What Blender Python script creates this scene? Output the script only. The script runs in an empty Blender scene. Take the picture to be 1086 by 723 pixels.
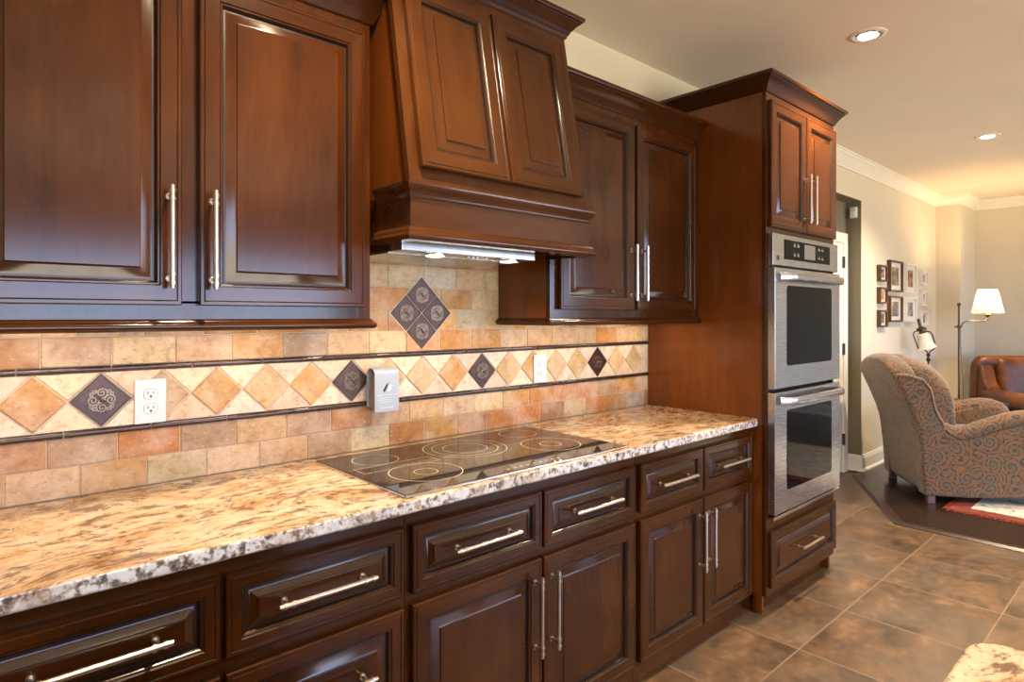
import bpy, bmesh, math, random
from mathutils import Vector, Matrix

# ------------------------------------------------------------------ camera, world, exposure
SC = bpy.context.scene
COL = SC.collection
R = math.radians
PSI = math.atan2(725, 660)          # angle between the view axis and the long wall
AX = (math.cos(PSI), math.sin(PSI)); RT = (math.sin(PSI), -math.cos(PSI))

cd = bpy.data.cameras.new('camera')
cam = bpy.data.objects.new('camera', cd); COL.objects.link(cam)
cam.location = (0, -2.0, 1.393)
cam.rotation_euler = (R(90), 0, PSI - R(90))
cd.sensor_width = 36.0
cd.lens = 36.0 * 660 / 1086
cd.shift_y = -26.5 / 1086
cd.clip_start = 0.02
SC.camera = cam

SC.view_settings.view_transform = 'Standard'
SC.view_settings.look = 'None'
SC.view_settings.exposure = 0.5
SC.view_settings.gamma = 1.0
SC.view_settings.use_curve_mapping = False
SC.cycles.max_bounces = 10
SC.cycles.diffuse_bounces = 5
SC.cycles.sample_clamp_indirect = 6.0
SC.cycles.caustics_reflective = False
SC.cycles.caustics_refractive = False

SKY = 9.0            # daylight beyond the glass
CAN_W = 62.0         # each recessed ceiling lamp
UNDER_W = 1.0        # each lamp below the wall cabinets
HOOD_W = 1.3
LAMP_W = 38.0
WARM = (1.0, 0.78, 0.52)
WARM2 = (1.0, 0.75, 0.52)

w = bpy.data.worlds.new('daylight'); SC.world = w
w.use_nodes = True
nt = w.node_tree; nt.nodes.clear()
wo = nt.nodes.new('ShaderNodeOutputWorld'); bg = nt.nodes.new('ShaderNodeBackground')
tcw = nt.nodes.new('ShaderNodeTexCoord'); sep = nt.nodes.new('ShaderNodeSeparateXYZ')
rw = nt.nodes.new('ShaderNodeValToRGB')
nt.links.new(tcw.outputs['Generated'], sep.inputs[0])
mz = nt.nodes.new('ShaderNodeMath'); mz.operation = 'MULTIPLY_ADD'; mz.inputs[1].default_value = .5; mz.inputs[2].default_value = .5
nt.links.new(sep.outputs['Z'], mz.inputs[0]); nt.links.new(mz.outputs[0], rw.inputs[0])
rw.color_ramp.elements[0].position = 0.46; rw.color_ramp.elements[0].color = (0.95, 0.84, 0.66, 1)
rw.color_ramp.elements[1].position = 0.495; rw.color_ramp.elements[1].color = (0.55, 0.76, 1.15, 1)
e = rw.color_ramp.elements.new(1.0); e.color = (0.50, 0.70, 1.0, 1)
nt.links.new(rw.outputs[0], bg.inputs['Color']); bg.inputs['Strength'].default_value = SKY
nt.links.new(bg.outputs[0], wo.inputs[0])

BACK_Y = -6.2; LEFT_X = -2.6; FAR_X = 9.08; CEIL = 2.757; WALL_Y = 0.008


def portal(cx, cy, cz, wx, wz, rz):
    ld = bpy.data.lights.new('window_portal', 'AREA'); ld.shape = 'RECTANGLE'
    ld.size = wx; ld.size_y = wz; ld.cycles.is_portal = True
    o = bpy.data.objects.new('window_portal', ld); COL.objects.link(o)
    o.location = (cx, cy, cz); o.rotation_euler = (R(90), 0, rz)


portal(1.15, BACK_Y - 0.02, 1.09, 5.5, 2.02, 0)
portal(6.7, BACK_Y - 0.02, 1.45, 3.0, 1.7, 0)


# ------------------------------------------------------------------ mesh helpers
def smooth_by_angle(me, ang=35):
    me.shade_smooth()
    bm = bmesh.new(); bm.from_mesh(me)
    for ed in bm.edges:
        if len(ed.link_faces) == 2:
            try:
                if ed.calc_face_angle() > R(ang): ed.smooth = False
            except ValueError:
                ed.smooth = False
    bm.to_mesh(me); bm.free()


class MB:
    def __init__(s): s.v = []; s.f = []; s.m = []; s.c = []; s.mi = 0; s.col = None
    def add(s, vs, fs, mi=None):
        b = len(s.v); s.v += [tuple(p) for p in vs]
        mi = s.mi if mi is None else mi
        for f in fs:
            s.f.append([b + i for i in f]); s.m.append(mi); s.c.append(s.col)
        return s
    def box(s, x0, x1, y0, y1, z0, z1, mi=None):
        vs = [(x, y, z) for z in (z0, z1) for y in (y0, y1) for x in (x0, x1)]
        return s.add(vs, [(0, 2, 3, 1), (4, 5, 7, 6), (0, 1, 5, 4), (2, 6, 7, 3), (0, 4, 6, 2), (1, 3, 7, 5)], mi)
    def rbox(s, x0, x1, y0, y1, z0, z1, b=0.003, seg=2, mi=None):
        bm = bmesh.new(); bmesh.ops.create_cube(bm, size=1.0)
        for v in bm.verts:
            v.co = (x0 + (v.co.x + .5) * (x1 - x0), y0 + (v.co.y + .5) * (y1 - y0), z0 + (v.co.z + .5) * (z1 - z0))
        bmesh.ops.bevel(bm, geom=bm.edges[:], offset=b, segments=seg, affect='EDGES', profile=0.5)
        bm.verts.index_update()
        s.add([v.co[:] for v in bm.verts], [[v.index for v in f.verts] for f in bm.faces], mi); bm.free(); return s
    def tube(s, pts, r, n=10, mi=None, cap=True):
        pts = [Vector(p) for p in pts]; k = len(pts)
        rs = r if isinstance(r, (list, tuple)) else [r] * k
        tg = []
        for i in range(k):
            a = pts[max(i - 1, 0)]; b = pts[min(i + 1, k - 1)]; t = (b - a)
            tg.append(t.normalized() if t.length > 1e-9 else Vector((0, 0, 1)))
        up = Vector((0, 0, 1)) if abs(tg[0].z) < .9 else Vector((1, 0, 0))
        nrm = (up - tg[0] * up.dot(tg[0])).normalized()
        vs = []; fs = []
        for i in range(k):
            nrm = (nrm - tg[i] * nrm.dot(tg[i])).normalized(); bn = tg[i].cross(nrm)
            for j in range(n):
                q = 2 * math.pi * j / n
                vs.append(pts[i] + (nrm * math.cos(q) + bn * math.sin(q)) * rs[i])
        for i in range(k - 1):
            for j in range(n):
                j2 = (j + 1) % n
                fs.append((i * n + j, i * n + j2, (i + 1) * n + j2, (i + 1) * n + j))
        if cap:
            fs.append(tuple(reversed(range(n)))); fs.append(tuple(range((k - 1) * n, k * n)))
        return s.add(vs, fs, mi)
    def lathe(s, prof, n=24, mat=None, mi=None, cap=True):
        vs = []; fs = []; k = len(prof)
        for r, z in prof:
            for j in range(n):
                q = 2 * math.pi * j / n; p = Vector((r * math.cos(q), r * math.sin(q), z))
                vs.append(mat @ p if mat else p)
        for i in range(k - 1):
            for j in range(n):
                j2 = (j + 1) % n
                fs.append((i * n + j, i * n + j2, (i + 1) * n + j2, (i + 1) * n + j))
        if cap:
            fs.append(tuple(reversed(range(n)))); fs.append(tuple(range((k - 1) * n, k * n)))
        return s.add(vs, fs, mi)
    def prism(s, poly, axis, a, b, mi=None):
        n = len(poly)
        def P(u, v, h): return {'x': (h, u, v), 'y': (u, h, v), 'z': (u, v, h)}[axis]
        vs = [P(u, v, a) for u, v in poly] + [P(u, v, b) for u, v in poly]
        fs = [tuple(reversed(range(n))), tuple(range(n, 2 * n))]
        fs += [(i, (i + 1) % n, n + (i + 1) % n, n + i) for i in range(n)]
        return s.add(vs, fs, mi)
    def sweep(s, path, prof, mi=None, closed=False):
        """profile (out, z) carried along a plan path; out lies to the right of travel"""
        k = len(path); vs = []; fs = []; n = len(prof)
        for i in range(k):
            p = Vector(path[i]); ds = []
            if i > 0 or closed: ds.append((p - Vector(path[i - 1])).normalized())
            if i < k - 1 or closed: ds.append((Vector(path[(i + 1) % k]) - p).normalized())
            ns = [Vector((d.y, -d.x)) for d in ds]
            m = ns[0] if len(ns) == 1 else (ns[0] + ns[1]) / (1 + ns[0].dot(ns[1]))
            for o, z in prof: vs.append((p.x + m.x * o, p.y + m.y * o, z))
        for i in range(k if closed else k - 1):
            i2 = (i + 1) % k
            for j in range(n):
                j2 = (j + 1) % n
                fs.append((i * n + j, i2 * n + j, i2 * n + j2, i * n + j2))
        if not closed:
            fs.append(tuple(range(n))); fs.append(tuple(reversed(range((k - 1) * n, k * n))))
        return s.add(vs, fs, mi)
    def build(s, name, mats, parent=None, loc=(0, 0, 0), rot=(0, 0, 0), smooth=35, fix=True, wn=True):
        me = bpy.data.meshes.new(name)
        me.from_pydata(s.v, [], s.f)
        if not isinstance(mats, (list, tuple)): mats = [mats]
        for m in mats: me.materials.append(m)
        if len(mats) > 1: me.polygons.foreach_set('material_index', s.m)
        if any(c is not None for c in s.c):
            ca = me.color_attributes.new('tint', 'FLOAT_COLOR', 'CORNER')
            for p in me.polygons:
                c = s.c[p.index] or (1, 1, 1)
                for li in p.loop_indices: ca.data[li].color = (*c, 1)
        if fix:
            bm = bmesh.new(); bm.from_mesh(me); bmesh.ops.recalc_face_normals(bm, faces=bm.faces[:]); bm.to_mesh(me); bm.free()
        if smooth: smooth_by_angle(me, smooth)
        me.update()
        o = bpy.data.objects.new(name, me); COL.objects.link(o)
        o.location = loc; o.rotation_euler = rot
        if smooth and wn:
            md = o.modifiers.new('flat faces', 'WEIGHTED_NORMAL'); md.keep_sharp = True; md.weight = 80
        if parent: o.parent = parent
        return o


def tag(o, label, cat, group=None):
    o['label'] = label; o['category'] = cat
    if group: o['group'] = group
    return o


def thing(name, label, cat, loc=(0, 0, 0), rz=0.0, group=None):
    o = bpy.data.objects.new(name, None); COL.objects.link(o)
    o.empty_display_size = 0.05
    o.location = loc; o.rotation_euler = (0, 0, rz)
    return tag(o, label, cat, group)


def struct(o): o['kind'] = 'structure'; return o


def copy_tree(o, parent=None):
    c = o.copy(); COL.objects.link(c)
    if parent: c.parent = parent
    for ch in o.children: copy_tree(ch, c)
    return c


# ------------------------------------------------------------------ materials
def new_mat(name):
    m = bpy.data.materials.new(name); m.use_nodes = True
    t = m.node_tree; b = t.nodes['Principled BSDF']
    return m, t, b


def L(t, a, b): t.links.new(a, b)


def ramp(t, stops, interp='LINEAR'):
    n = t.nodes.new('ShaderNodeValToRGB'); cr = n.color_ramp; cr.interpolation = interp
    cr.elements[0].position, cr.elements[0].color = stops[0][0], (*stops[0][1], 1)
    cr.elements[1].position, cr.elements[1].color = stops[-1][0], (*stops[-1][1], 1)
    for p, c in stops[1:-1]:
        e = cr.elements.new(p); e.color = (*c, 1)
    return n


def noise(t, vec, scale, detail=4, rough=.5, dist=0.0):
    n = t.nodes.new('ShaderNodeTexNoise')
    n.inputs['Scale'].default_value = scale; n.inputs['Detail'].default_value = detail
    n.inputs['Roughness'].default_value = rough; n.inputs['Distortion'].default_value = dist
    if vec is not None: L(t, vec, n.inputs['Vector'])
    return n


def mapping(t, vec, scale=(1, 1, 1), rot=(0, 0, 0), loc=(0, 0, 0)):
    n = t.nodes.new('ShaderNodeMapping')
    n.inputs['Scale'].default_value = scale; n.inputs['Rotation'].default_value = rot; n.inputs['Location'].default_value = loc
    L(t, vec, n.inputs['Vector']); return n.outputs[0]


def mix(t, fac, a, b, mode='MIX'):
    n = t.nodes.new('ShaderNodeMix'); n.data_type = 'RGBA'; n.blend_type = mode
    for sock, val in ((n.inputs['Factor'], fac), (n.inputs[6], a), (n.inputs[7], b)):
        if isinstance(val, (int, float)): sock.default_value = val
        elif isinstance(val, tuple): sock.default_value = (*val, 1)
        else: L(t, val, sock)
    return n.outputs[2]


def mth(t, op, a, b=None):
    n = t.nodes.new('ShaderNodeMath'); n.operation = op
    for i, v in enumerate((a, b)):
        if v is None: continue
        if isinstance(v, (int, float)): n.inputs[i].default_value = v
        else: L(t, v, n.inputs[i])
    return n.outputs[0]


def bump(t, b, h, strength=.2, dist=.002):
    n = t.nodes.new('ShaderNodeBump'); n.inputs['Strength'].default_value = strength; n.inputs['Distance'].default_value = dist
    L(t, h, n.inputs['Height']); L(t, n.outputs[0], b.inputs['Normal'])


def obj_coords(t, rnd=True):
    tc = t.nodes.new('ShaderNodeTexCoord'); v = tc.outputs['Object']
    if rnd:
        oi = t.nodes.new('ShaderNodeObjectInfo'); va = t.nodes.new('ShaderNodeVectorMath'); va.operation = 'MULTIPLY_ADD'
        cb = t.nodes.new('ShaderNodeCombineXYZ')
        for i in range(3): L(t, oi.outputs['Random'], cb.inputs[i])
        va.inputs[1].default_value = (7.3, 11.1, 17.7)
        L(t, cb.outputs[0], va.inputs[0]); L(t, v, va.inputs[2]); v = va.outputs[0]
    return v


def plain(name, col, rough=.5, metal=0.0, coat=0.0, var=0.06, scale=30, bumpy=0.0):
    m, t, b = new_mat(name)
    v = obj_coords(t, False)
    n = noise(t, v, scale, 3)
    lo = tuple(c * (1 - var) for c in col); hi = tuple(min(1, c * (1 + var)) for c in col)
    r = ramp(t, [(.3, lo), (.7, hi)]); L(t, n.outputs['Fac'], r.inputs[0]); L(t, r.outputs[0], b.inputs['Base Color'])
    b.inputs['Roughness'].default_value = rough; b.inputs['Metallic'].default_value = metal
    b.inputs['Coat Weight'].default_value = coat
    if bumpy: bump(t, b, n.outputs['Fac'], bumpy, .001)
    return m


def emis(name, col, strength):
    m, t, b = new_mat(name)
    b.inputs['Base Color'].default_value = (*col, 1)
    b.inputs['Emission Color'].default_value = (*col, 1); b.inputs['Emission Strength'].default_value = strength
    return m


def wood(name, grain, dark=(.020, .0050, .0010), midc=(.047, .0126, .0023), light=(.086, .0255, .0052), rough=.42):
    m, t, b = new_mat(name)
    v = obj_coords(t)
    sc = {'z': (7, 7, .8), 'x': (.8, 7, 7), 'y': (7, .8, 7)}[grain]
    n1 = noise(t, mapping(t, v, sc), 2.2, 7, .62, .5)
    n2 = noise(t, mapping(t, v, tuple(max(1.4, q * .16) for q in sc)), 2.0, 3, .5, .8)
    n3 = noise(t, mapping(t, v, tuple(q * 5 for q in sc)), 3.0, 4, .6)
    f = mth(t, 'ADD', mth(t, 'MULTIPLY', n1.outputs['Fac'], .50), mth(t, 'MULTIPLY', n2.outputs['Fac'], .5))
    f = mth(t, 'ADD', f, mth(t, 'MULTIPLY', mth(t, 'SUBTRACT', n3.outputs['Fac'], .5), .16))
    r = ramp(t, [(.26, dark), (.5, midc), (.76, light)]); L(t, f, r.inputs[0])
    L(t, r.outputs[0], b.inputs['Base Color'])
    b.inputs['Roughness'].default_value = rough
    b.inputs['Specular IOR Level'].default_value = .0
    b.inputs['Coat Weight'].default_value = .85; b.inputs['Coat Roughness'].default_value = .15
    bump(t, b, n3.outputs['Fac'], .02, .0005)
    return m


M = {}
M['wood'] = wood('cherry_upright_grain', 'z')
M['wood_h'] = wood('cherry_level_grain', 'x')
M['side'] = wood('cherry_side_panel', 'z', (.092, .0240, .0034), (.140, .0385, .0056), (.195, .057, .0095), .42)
M['glaze'] = plain('dark_glaze_in_grooves', (.012, .005, .003), .35, var=.1)
M['crown'] = wood('cherry_crown', 'x', (.020, .006, .0017), (.040, .0125, .0034), (.064, .021, .0062), .38)
M['hoodwood'] = wood('cherry_hood_upright', 'z', (.034, .0100, .0022), (.060, .0190, .0042), (.092, .031, .0078), .40)
M['hoodwood_h'] = wood('cherry_hood_level', 'x', (.034, .0100, .0022), (.060, .0190, .0042), (.092, .031, .0078), .40)
M['nickel'] = plain('brushed_nickel', (.62, .55, .46), .28, 1.0, var=.04, scale=200)
M['white'] = plain('white_plastic', (.68, .67, .65), .35)
M['black'] = plain('black_plastic', (.012, .012, .012), .4)
M['dark_slot'] = plain('dark_slot', (.02, .017, .015), .6)
M['trimwhite'] = plain('white_trim_paint', (.80, .77, .71), .45, var=.02)
M['chrome'] = plain('polished_metal', (.75, .74, .72), .12, 1.0)
M['bronze'] = plain('oiled_bronze', (.10, .075, .055), .38, 1.0, var=.2, scale=60)
M['mortar'] = plain('grout', (.60, .46, .33), .9, var=.1, scale=120, bumpy=.3)


def steel():
    m, t, b = new_mat('brushed_steel')
    v = obj_coords(t, False)
    n = noise(t, mapping(t, v, (2, 60, 260)), 3, 3)
    r = ramp(t, [(.3, (.47, .47, .48)), (.7, (.49, .49, .50))]); L(t, n.outputs['Fac'], r.inputs[0]); L(t, r.outputs[0], b.inputs['Base Color'])
    b.inputs['Metallic'].default_value = 1.0
    rr = ramp(t, [(.3, (.25,) * 3), (.7, (.28,) * 3)]); L(t, n.outputs['Fac'], rr.inputs[0]); L(t, rr.outputs[0], b.inputs['Roughness'])
    return m


M['steel'] = steel()


def glass_black(name, rough, col=(.008, .007, .006), spec=.5):
    m, t, b = new_mat(name)
    v = obj_coords(t, False); n = noise(t, v, 8, 2)
    r = ramp(t, [(.3, col), (.7, tuple(c * 1.3 for c in col))]); L(t, n.outputs['Fac'], r.inputs[0]); L(t, r.outputs[0], b.inputs['Base Color'])
    b.inputs['Roughness'].default_value = rough; b.inputs['IOR'].default_value = 1.5
    b.inputs['Specular IOR Level'].default_value = spec
    return m


M['cookglass'] = glass_black('cooktop_glass', .03, (.022, .016, .011), .8)
M['ovenglass'] = glass_black('oven_glass', .04, (.002, .002, .002), .09)


def pane_mat():
    m = bpy.data.materials.new('window_glass'); m.use_nodes = True; t = m.node_tree
    t.nodes.clear(); o = t.nodes.new('ShaderNodeOutputMaterial'); mx = t.nodes.new('ShaderNodeMixShader')
    tr = t.nodes.new('ShaderNodeBsdfTransparent'); gl = t.nodes.new('ShaderNodeBsdfGlossy'); gl.inputs['Roughness'].default_value = .02
    mx.inputs[0].default_value = .06; L(t, tr.outputs[0], mx.inputs[1]); L(t, gl.outputs[0], mx.inputs[2]); L(t, mx.outputs[0], o.inputs[0])
    return m


M['pane'] = pane_mat()


def wall_paint(name, col):
    m, t, b = new_mat(name)
    v = obj_coords(t, False); n = noise(t, v, 160, 3); n2 = noise(t, v, 1.5, 2)
    r = ramp(t, [(.3, tuple(c * .97 for c in col)), (.7, tuple(min(1, c * 1.02) for c in col))]); L(t, n2.outputs['Fac'], r.inputs[0])
    L(t, r.outputs[0], b.inputs['Base Color']); b.inputs['Roughness'].default_value = .75
    bump(t, b, n.outputs['Fac'], .08, .001)
    return m


M['wall'] = wall_paint('beige_wall_paint', (.64, .59, .475))
M['ceil'] = wall_paint('ceiling_paint', (.83, .74, .635))
M['hall_shade'] = wall_paint('shade_darkened_wall_paint', (.185, .165, .108))  # wall paint darkened: the unlit recess's shade is put into the colour


def granite():
    m, t, b = new_mat('granite')
    tc = t.nodes.new('ShaderNodeTexCoord'); v = tc.outputs['Object']
    wv = noise(t, v, 2.2, 2)
    va = t.nodes.new('ShaderNodeVectorMath'); va.operation = 'MULTIPLY_ADD'; va.inputs[1].default_value = (.35, .35, .35)
    L(t, wv.outputs['Color'], va.inputs[0]); L(t, v, va.inputs[2])
    flow = mapping(t, va.outputs[0], (2.6, 5.0, 5.0), (0, 0, R(-24)))
    a = noise(t, flow, 2.0, 8, .66, .6)
    bq = noise(t, mapping(t, va.outputs[0], (8, 17, 17), (0, 0, R(-20))), 1.9, 9, .76, .2)
    sp = noise(t, v, 95, 3, .6)
    base = ramp(t, [(.32, (.56, .49, .39)), (.47, (.52, .395, .265)), (.58, (.43, .265, .135)), (.72, (.26, .11, .045))])
    L(t, a.outputs['Fac'], base.inputs[0])
    dk = ramp(t, [(.51, (0, 0, 0)), (.55, (.75, .75, .75)), (.60, (1, 1, 1))]); L(t, bq.outputs['Fac'], dk.inputs[0])
    c = mix(t, mth(t, 'MULTIPLY', dk.outputs[0], .82), base.outputs[0], (.075, .030, .014))
    lt = ramp(t, [(.36, (1, 1, 1)), (.44, (0, 0, 0))]); L(t, bq.outputs['Fac'], lt.inputs[0])
    c = mix(t, mth(t, 'MULTIPLY', lt.outputs[0], .6), c, (.64, .57, .46))
    s1 = ramp(t, [(.62, (0, 0, 0)), (.68, (1, 1, 1))]); L(t, sp.outputs['Fac'], s1.inputs[0])
    c = mix(t, mth(t, 'MULTIPLY', s1.outputs[0], .55), c, (.06, .035, .03))
    # upright faces speckled and painted paler: window light on the edge put into colour
    geo = t.nodes.new('ShaderNodeNewGeometry'); sx = t.nodes.new('ShaderNodeSeparateXYZ'); L(t, geo.outputs['Normal'], sx.inputs[0])
    side = ramp(t, [(.25, (1, 1, 1)), (.75, (0, 0, 0))]); L(t, mth(t, 'ABSOLUTE', sx.outputs['Z']), side.inputs[0])
    e1 = noise(t, v, 60, 5, .65); e2 = noise(t, v, 7, 4, .6)
    ec = ramp(t, [(.40, (.06, .05, .05)), (.46, (.36, .30, .26)), (.52, (.74, .72, .70)), (.64, (.80, .78, .74))]); L(t, e1.outputs['Fac'], ec.inputs[0])
    eb = ramp(t, [(.52, (0, 0, 0)), (.66, (1, 1, 1))]); L(t, e2.outputs['Fac'], eb.inputs[0])
    ecol = mix(t, mth(t, 'MULTIPLY', eb.outputs[0], .7), ec.outputs[0], c)
    c = mix(t, mth(t, 'MULTIPLY', side.outputs[0], .8), c, ecol)
    L(t, c, b.inputs['Base Color'])
    b.inputs['Roughness'].default_value = .13
    return m


M['granite'] = granite()


def travertine():
    m, t, b = new_mat('travertine_tile')
    tc = t.nodes.new('ShaderNodeTexCoord'); v = tc.outputs['Object']
    at = t.nodes.new('ShaderNodeAttribute'); at.attribute_name = 'tint'
    n1 = noise(t, v, 26, 6, .65, .4); n2 = noise(t, mapping(t, v, (1, 1, 1.6)), 62, 6, .72); n3 = noise(t, v, 9, 3)
    r1 = ramp(t, [(.32, (.72, .64, .55)), (.5, (1, 1, 1)), (.68, (1.12, 1.15, 1.2))]); L(t, n1.outputs['Fac'], r1.inputs[0])
    c = mix(t, 1.0, at.outputs['Color'], r1.outputs[0], 'MULTIPLY')
    r3 = ramp(t, [(.45, (0, 0, 0)), (.62, (1, 1, 1))]); L(t, n3.outputs['Fac'], r3.inputs[0])
    c = mix(t, mth(t, 'MULTIPLY', r3.outputs[0], .35), c, (.72, .56, .40))
    pit = ramp(t, [(.37, (1, 1, 1)), (.43, (0, 0, 0))]); L(t, n2.outputs['Fac'], pit.inputs[0])
    c = mix(t, mth(t, 'MULTIPLY', pit.outputs[0], .7), c, (.26, .15, .07))
    chalk = ramp(t, [(.59, (0, 0, 0)), (.67, (1, 1, 1))]); L(t, n2.outputs['Fac'], chalk.inputs[0])
    c = mix(t, mth(t, 'MULTIPLY', chalk.outputs[0], .6), c, (.82, .72, .58))
    L(t, c, b.inputs['Base Color']); b.inputs['Roughness'].default_value = .48
    bump(t, b, n2.outputs['Fac'], .35, .002)
    return m


M['trav'] = travertine()


def floor_tile():
    m, t, b = new_mat('slate_look_floor_tile')
    tc = t.nodes.new('ShaderNodeTexCoord')
    v = mapping(t, tc.outputs['Object'], loc=(-2.64, .883, 0))
    br = t.nodes.new('ShaderNodeTexBrick'); br.offset = 0.0; br.squash = 1.0
    br.inputs['Scale'].default_value = 1.0; br.inputs['Brick Width'].default_value = .508; br.inputs['Row Height'].default_value = .508
    br.inputs['Mortar Size'].default_value = .0035; br.inputs['Mortar Smooth'].default_value = .1; br.inputs['Bias'].default_value = 0
    br.inputs['Color1'].default_value = (0, 0, 0, 1); br.inputs['Color2'].default_value = (1, 1, 1, 1); br.inputs['Mortar'].default_value = (.5, .5, .5, 1)
    L(t, v, br.inputs['Vector'])
    # shift the clouding from tile to tile
    va = t.nodes.new('ShaderNodeVectorMath'); va.operation = 'MULTIPLY_ADD'; va.inputs[1].default_value = (5, 3, 9)
    L(t, br.outputs['Color'], va.inputs[0]); L(t, tc.outputs['Object'], va.inputs[2])
    n1 = noise(t, mapping(t, va.outputs[0], (1, 1.6, 1)), 3.6, 6, .6, .3); n2 = noise(t, va.outputs[0], 22, 6, .65); n3 = noise(t, va.outputs[0], 2.4, 3)
    r = ramp(t, [(.33, (.026, .018, .013)), (.44, (.070, .040, .023)), (.56, (.135, .073, .035)), (.68, (.25, .148, .085))])
    f = mth(t, 'ADD', mth(t, 'MULTIPLY', n1.outputs['Fac'], .6), mth(t, 'MULTIPLY', n2.outputs['Fac'], .4))
    L(t, f, r.inputs[0])
    g = ramp(t, [(.45, (0, 0, 0)), (.65, (1, 1, 1))]); L(t, n3.outputs['Fac'], g.inputs[0])
    c = mix(t, mth(t, 'MULTIPLY', g.outputs[0], .45), r.outputs[0], (.125, .098, .076))
    c = mix(t, br.outputs['Fac'], c, (.20, .138, .085))
    L(t, c, b.inputs['Base Color'])
    rr = ramp(t, [(.3, (.30,) * 3), (.7, (.48,) * 3)]); L(t, n2.outputs['Fac'], rr.inputs[0]); L(t, rr.outputs[0], b.inputs['Roughness'])
    h = mth(t, 'SUBTRACT', mth(t, 'MULTIPLY', n2.outputs['Fac'], .5), br.outputs['Fac'])
    bump(t, b, h, .3, .002)
    return m


M['floortile'] = floor_tile()


def plank_floor():
    m, t, b = new_mat('dark_plank_floor')
    tc = t.nodes.new('ShaderNodeTexCoord'); v = tc.outputs['Object']
    br = t.nodes.new('ShaderNodeTexBrick'); br.offset = .37
    br.inputs['Scale'].default_value = 1; br.inputs['Brick Width'].default_value = 1.3; br.inputs['Row Height'].default_value = .12
    br.inputs['Mortar Size'].default_value = .0012; br.inputs['Color1'].default_value = (.020, .010, .007, 1); br.inputs['Color2'].default_value = (.030, .015, .010, 1)
    br.inputs['Mortar'].default_value = (.008, .005, .004, 1); L(t, v, br.inputs['Vector'])
    n = noise(t, mapping(t, v, (1.2, 22, 22)), 3, 6, .6)
    c = mix(t, .5, br.outputs['Color'], ramp_out(t, n.outputs['Fac'], [(.35, (.014, .008, .006)), (.7, (.038, .020, .014))]))
    L(t, c, b.inputs['Base Color']); b.inputs['Roughness'].default_value = .20; b.inputs['Specular IOR Level'].default_value = .35
    return m


def ramp_out(t, fac, stops):
    r = ramp(t, stops); L(t, fac, r.inputs[0]); return r.outputs[0]


M['plank'] = plank_floor()


def paisley(name, ground, line, fill, sc=9.0):
    m, t, b = new_mat(name)
    tc = t.nodes.new('ShaderNodeTexCoord'); v = tc.outputs['Object']
    wn = noise(t, v, 6, 2)
    va = t.nodes.new('ShaderNodeVectorMath'); va.operation = 'MULTIPLY_ADD'; va.inputs[1].default_value = (.07, .07, .07)
    L(t, wn.outputs['Color'], va.inputs[0]); L(t, v, va.inputs[2])
    vo = t.nodes.new('ShaderNodeTexVoronoi'); vo.inputs['Scale'].default_value = sc; vo.inputs['Randomness'].default_value = .75
    L(t, va.outputs[0], vo.inputs['Vector'])
    df = t.nodes.new('ShaderNodeVectorMath'); df.operation = 'SUBTRACT'
    L(t, va.outputs[0], df.inputs[0]); L(t, vo.outputs['Position'], df.inputs[1])
    sx = t.nodes.new('ShaderNodeSeparateXYZ'); L(t, df.outputs[0], sx.inputs[0])
    ang = mth(t, 'ARCTAN2', sx.outputs['Z'], mth(t, 'ADD', sx.outputs['X'], sx.outputs['Y']))
    d = vo.outputs['Distance']
    sp = mth(t, 'SINE', mth(t, 'ADD', mth(t, 'MULTIPLY', d, 26), mth(t, 'MULTIPLY', ang, 1.0)))
    pet = mth(t, 'SINE', mth(t, 'ADD', mth(t, 'MULTIPLY', ang, 9.0), mth(t, 'MULTIPLY', d, 8)))
    s2 = mth(t, 'ADD', sp, mth(t, 'MULTIPLY', pet, .30))
    lines = ramp_out(t, s2, [(.0, (0, 0, 0)), (.55, (0, 0, 0)), (.78, (1, 1, 1))])
    inner = ramp_out(t, mth(t, 'ADD', d, mth(t, 'MULTIPLY', pet, .03)), [(.30, (1, 1, 1)), (.42, (0, 0, 0))])
    fine = ramp_out(t, mth(t, 'SINE', mth(t, 'MULTIPLY', d, 60)), [(.5, (0, 0, 0)), (.8, (1, 1, 1))])
    tone = noise(t, v, 10, 3)
    c = mix(t, inner, ground, fill)
    v2 = t.nodes.new('ShaderNodeTexVoronoi'); v2.inputs['Scale'].default_value = sc * 2.1; L(t, va.outputs[0], v2.inputs['Vector'])
    fl = ramp_out(t, v2.outputs['Distance'], [(.10, (1, 1, 1)), (.16, (0, 0, 0)), (.24, (1, 1, 1)), (.31, (.9, .9, .9)), (.34, (0, 0, 0))])
    out = ramp_out(t, d, [(.40, (0, 0, 0)), (.50, (1, 1, 1))])
    c = mix(t, mth(t, 'MULTIPLY', mth(t, 'MULTIPLY', fl, out), .75), c, line)
    c = mix(t, mth(t, 'MULTIPLY', tone.outputs['Fac'], .45), c, tuple(min(1, q * 1.35) for q in ground))
    c = mix(t, mth(t, 'MULTIPLY', fine, .30), c, line)
    c = mix(t, mth(t, 'MULTIPLY', lines, .85), c, line)
    L(t, c, b.inputs['Base Color']); b.inputs['Roughness'].default_value = .85
    b.inputs['Sheen Weight'].default_value = .3
    wv = noise(t, v, 420, 2); bump(t, b, wv.outputs['Fac'], .25, .001)
    return m


M['paisley'] = paisley('paisley_upholstery', (.150, .072, .026), (.024, .018, .015), (.092, .070, .043))


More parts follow.
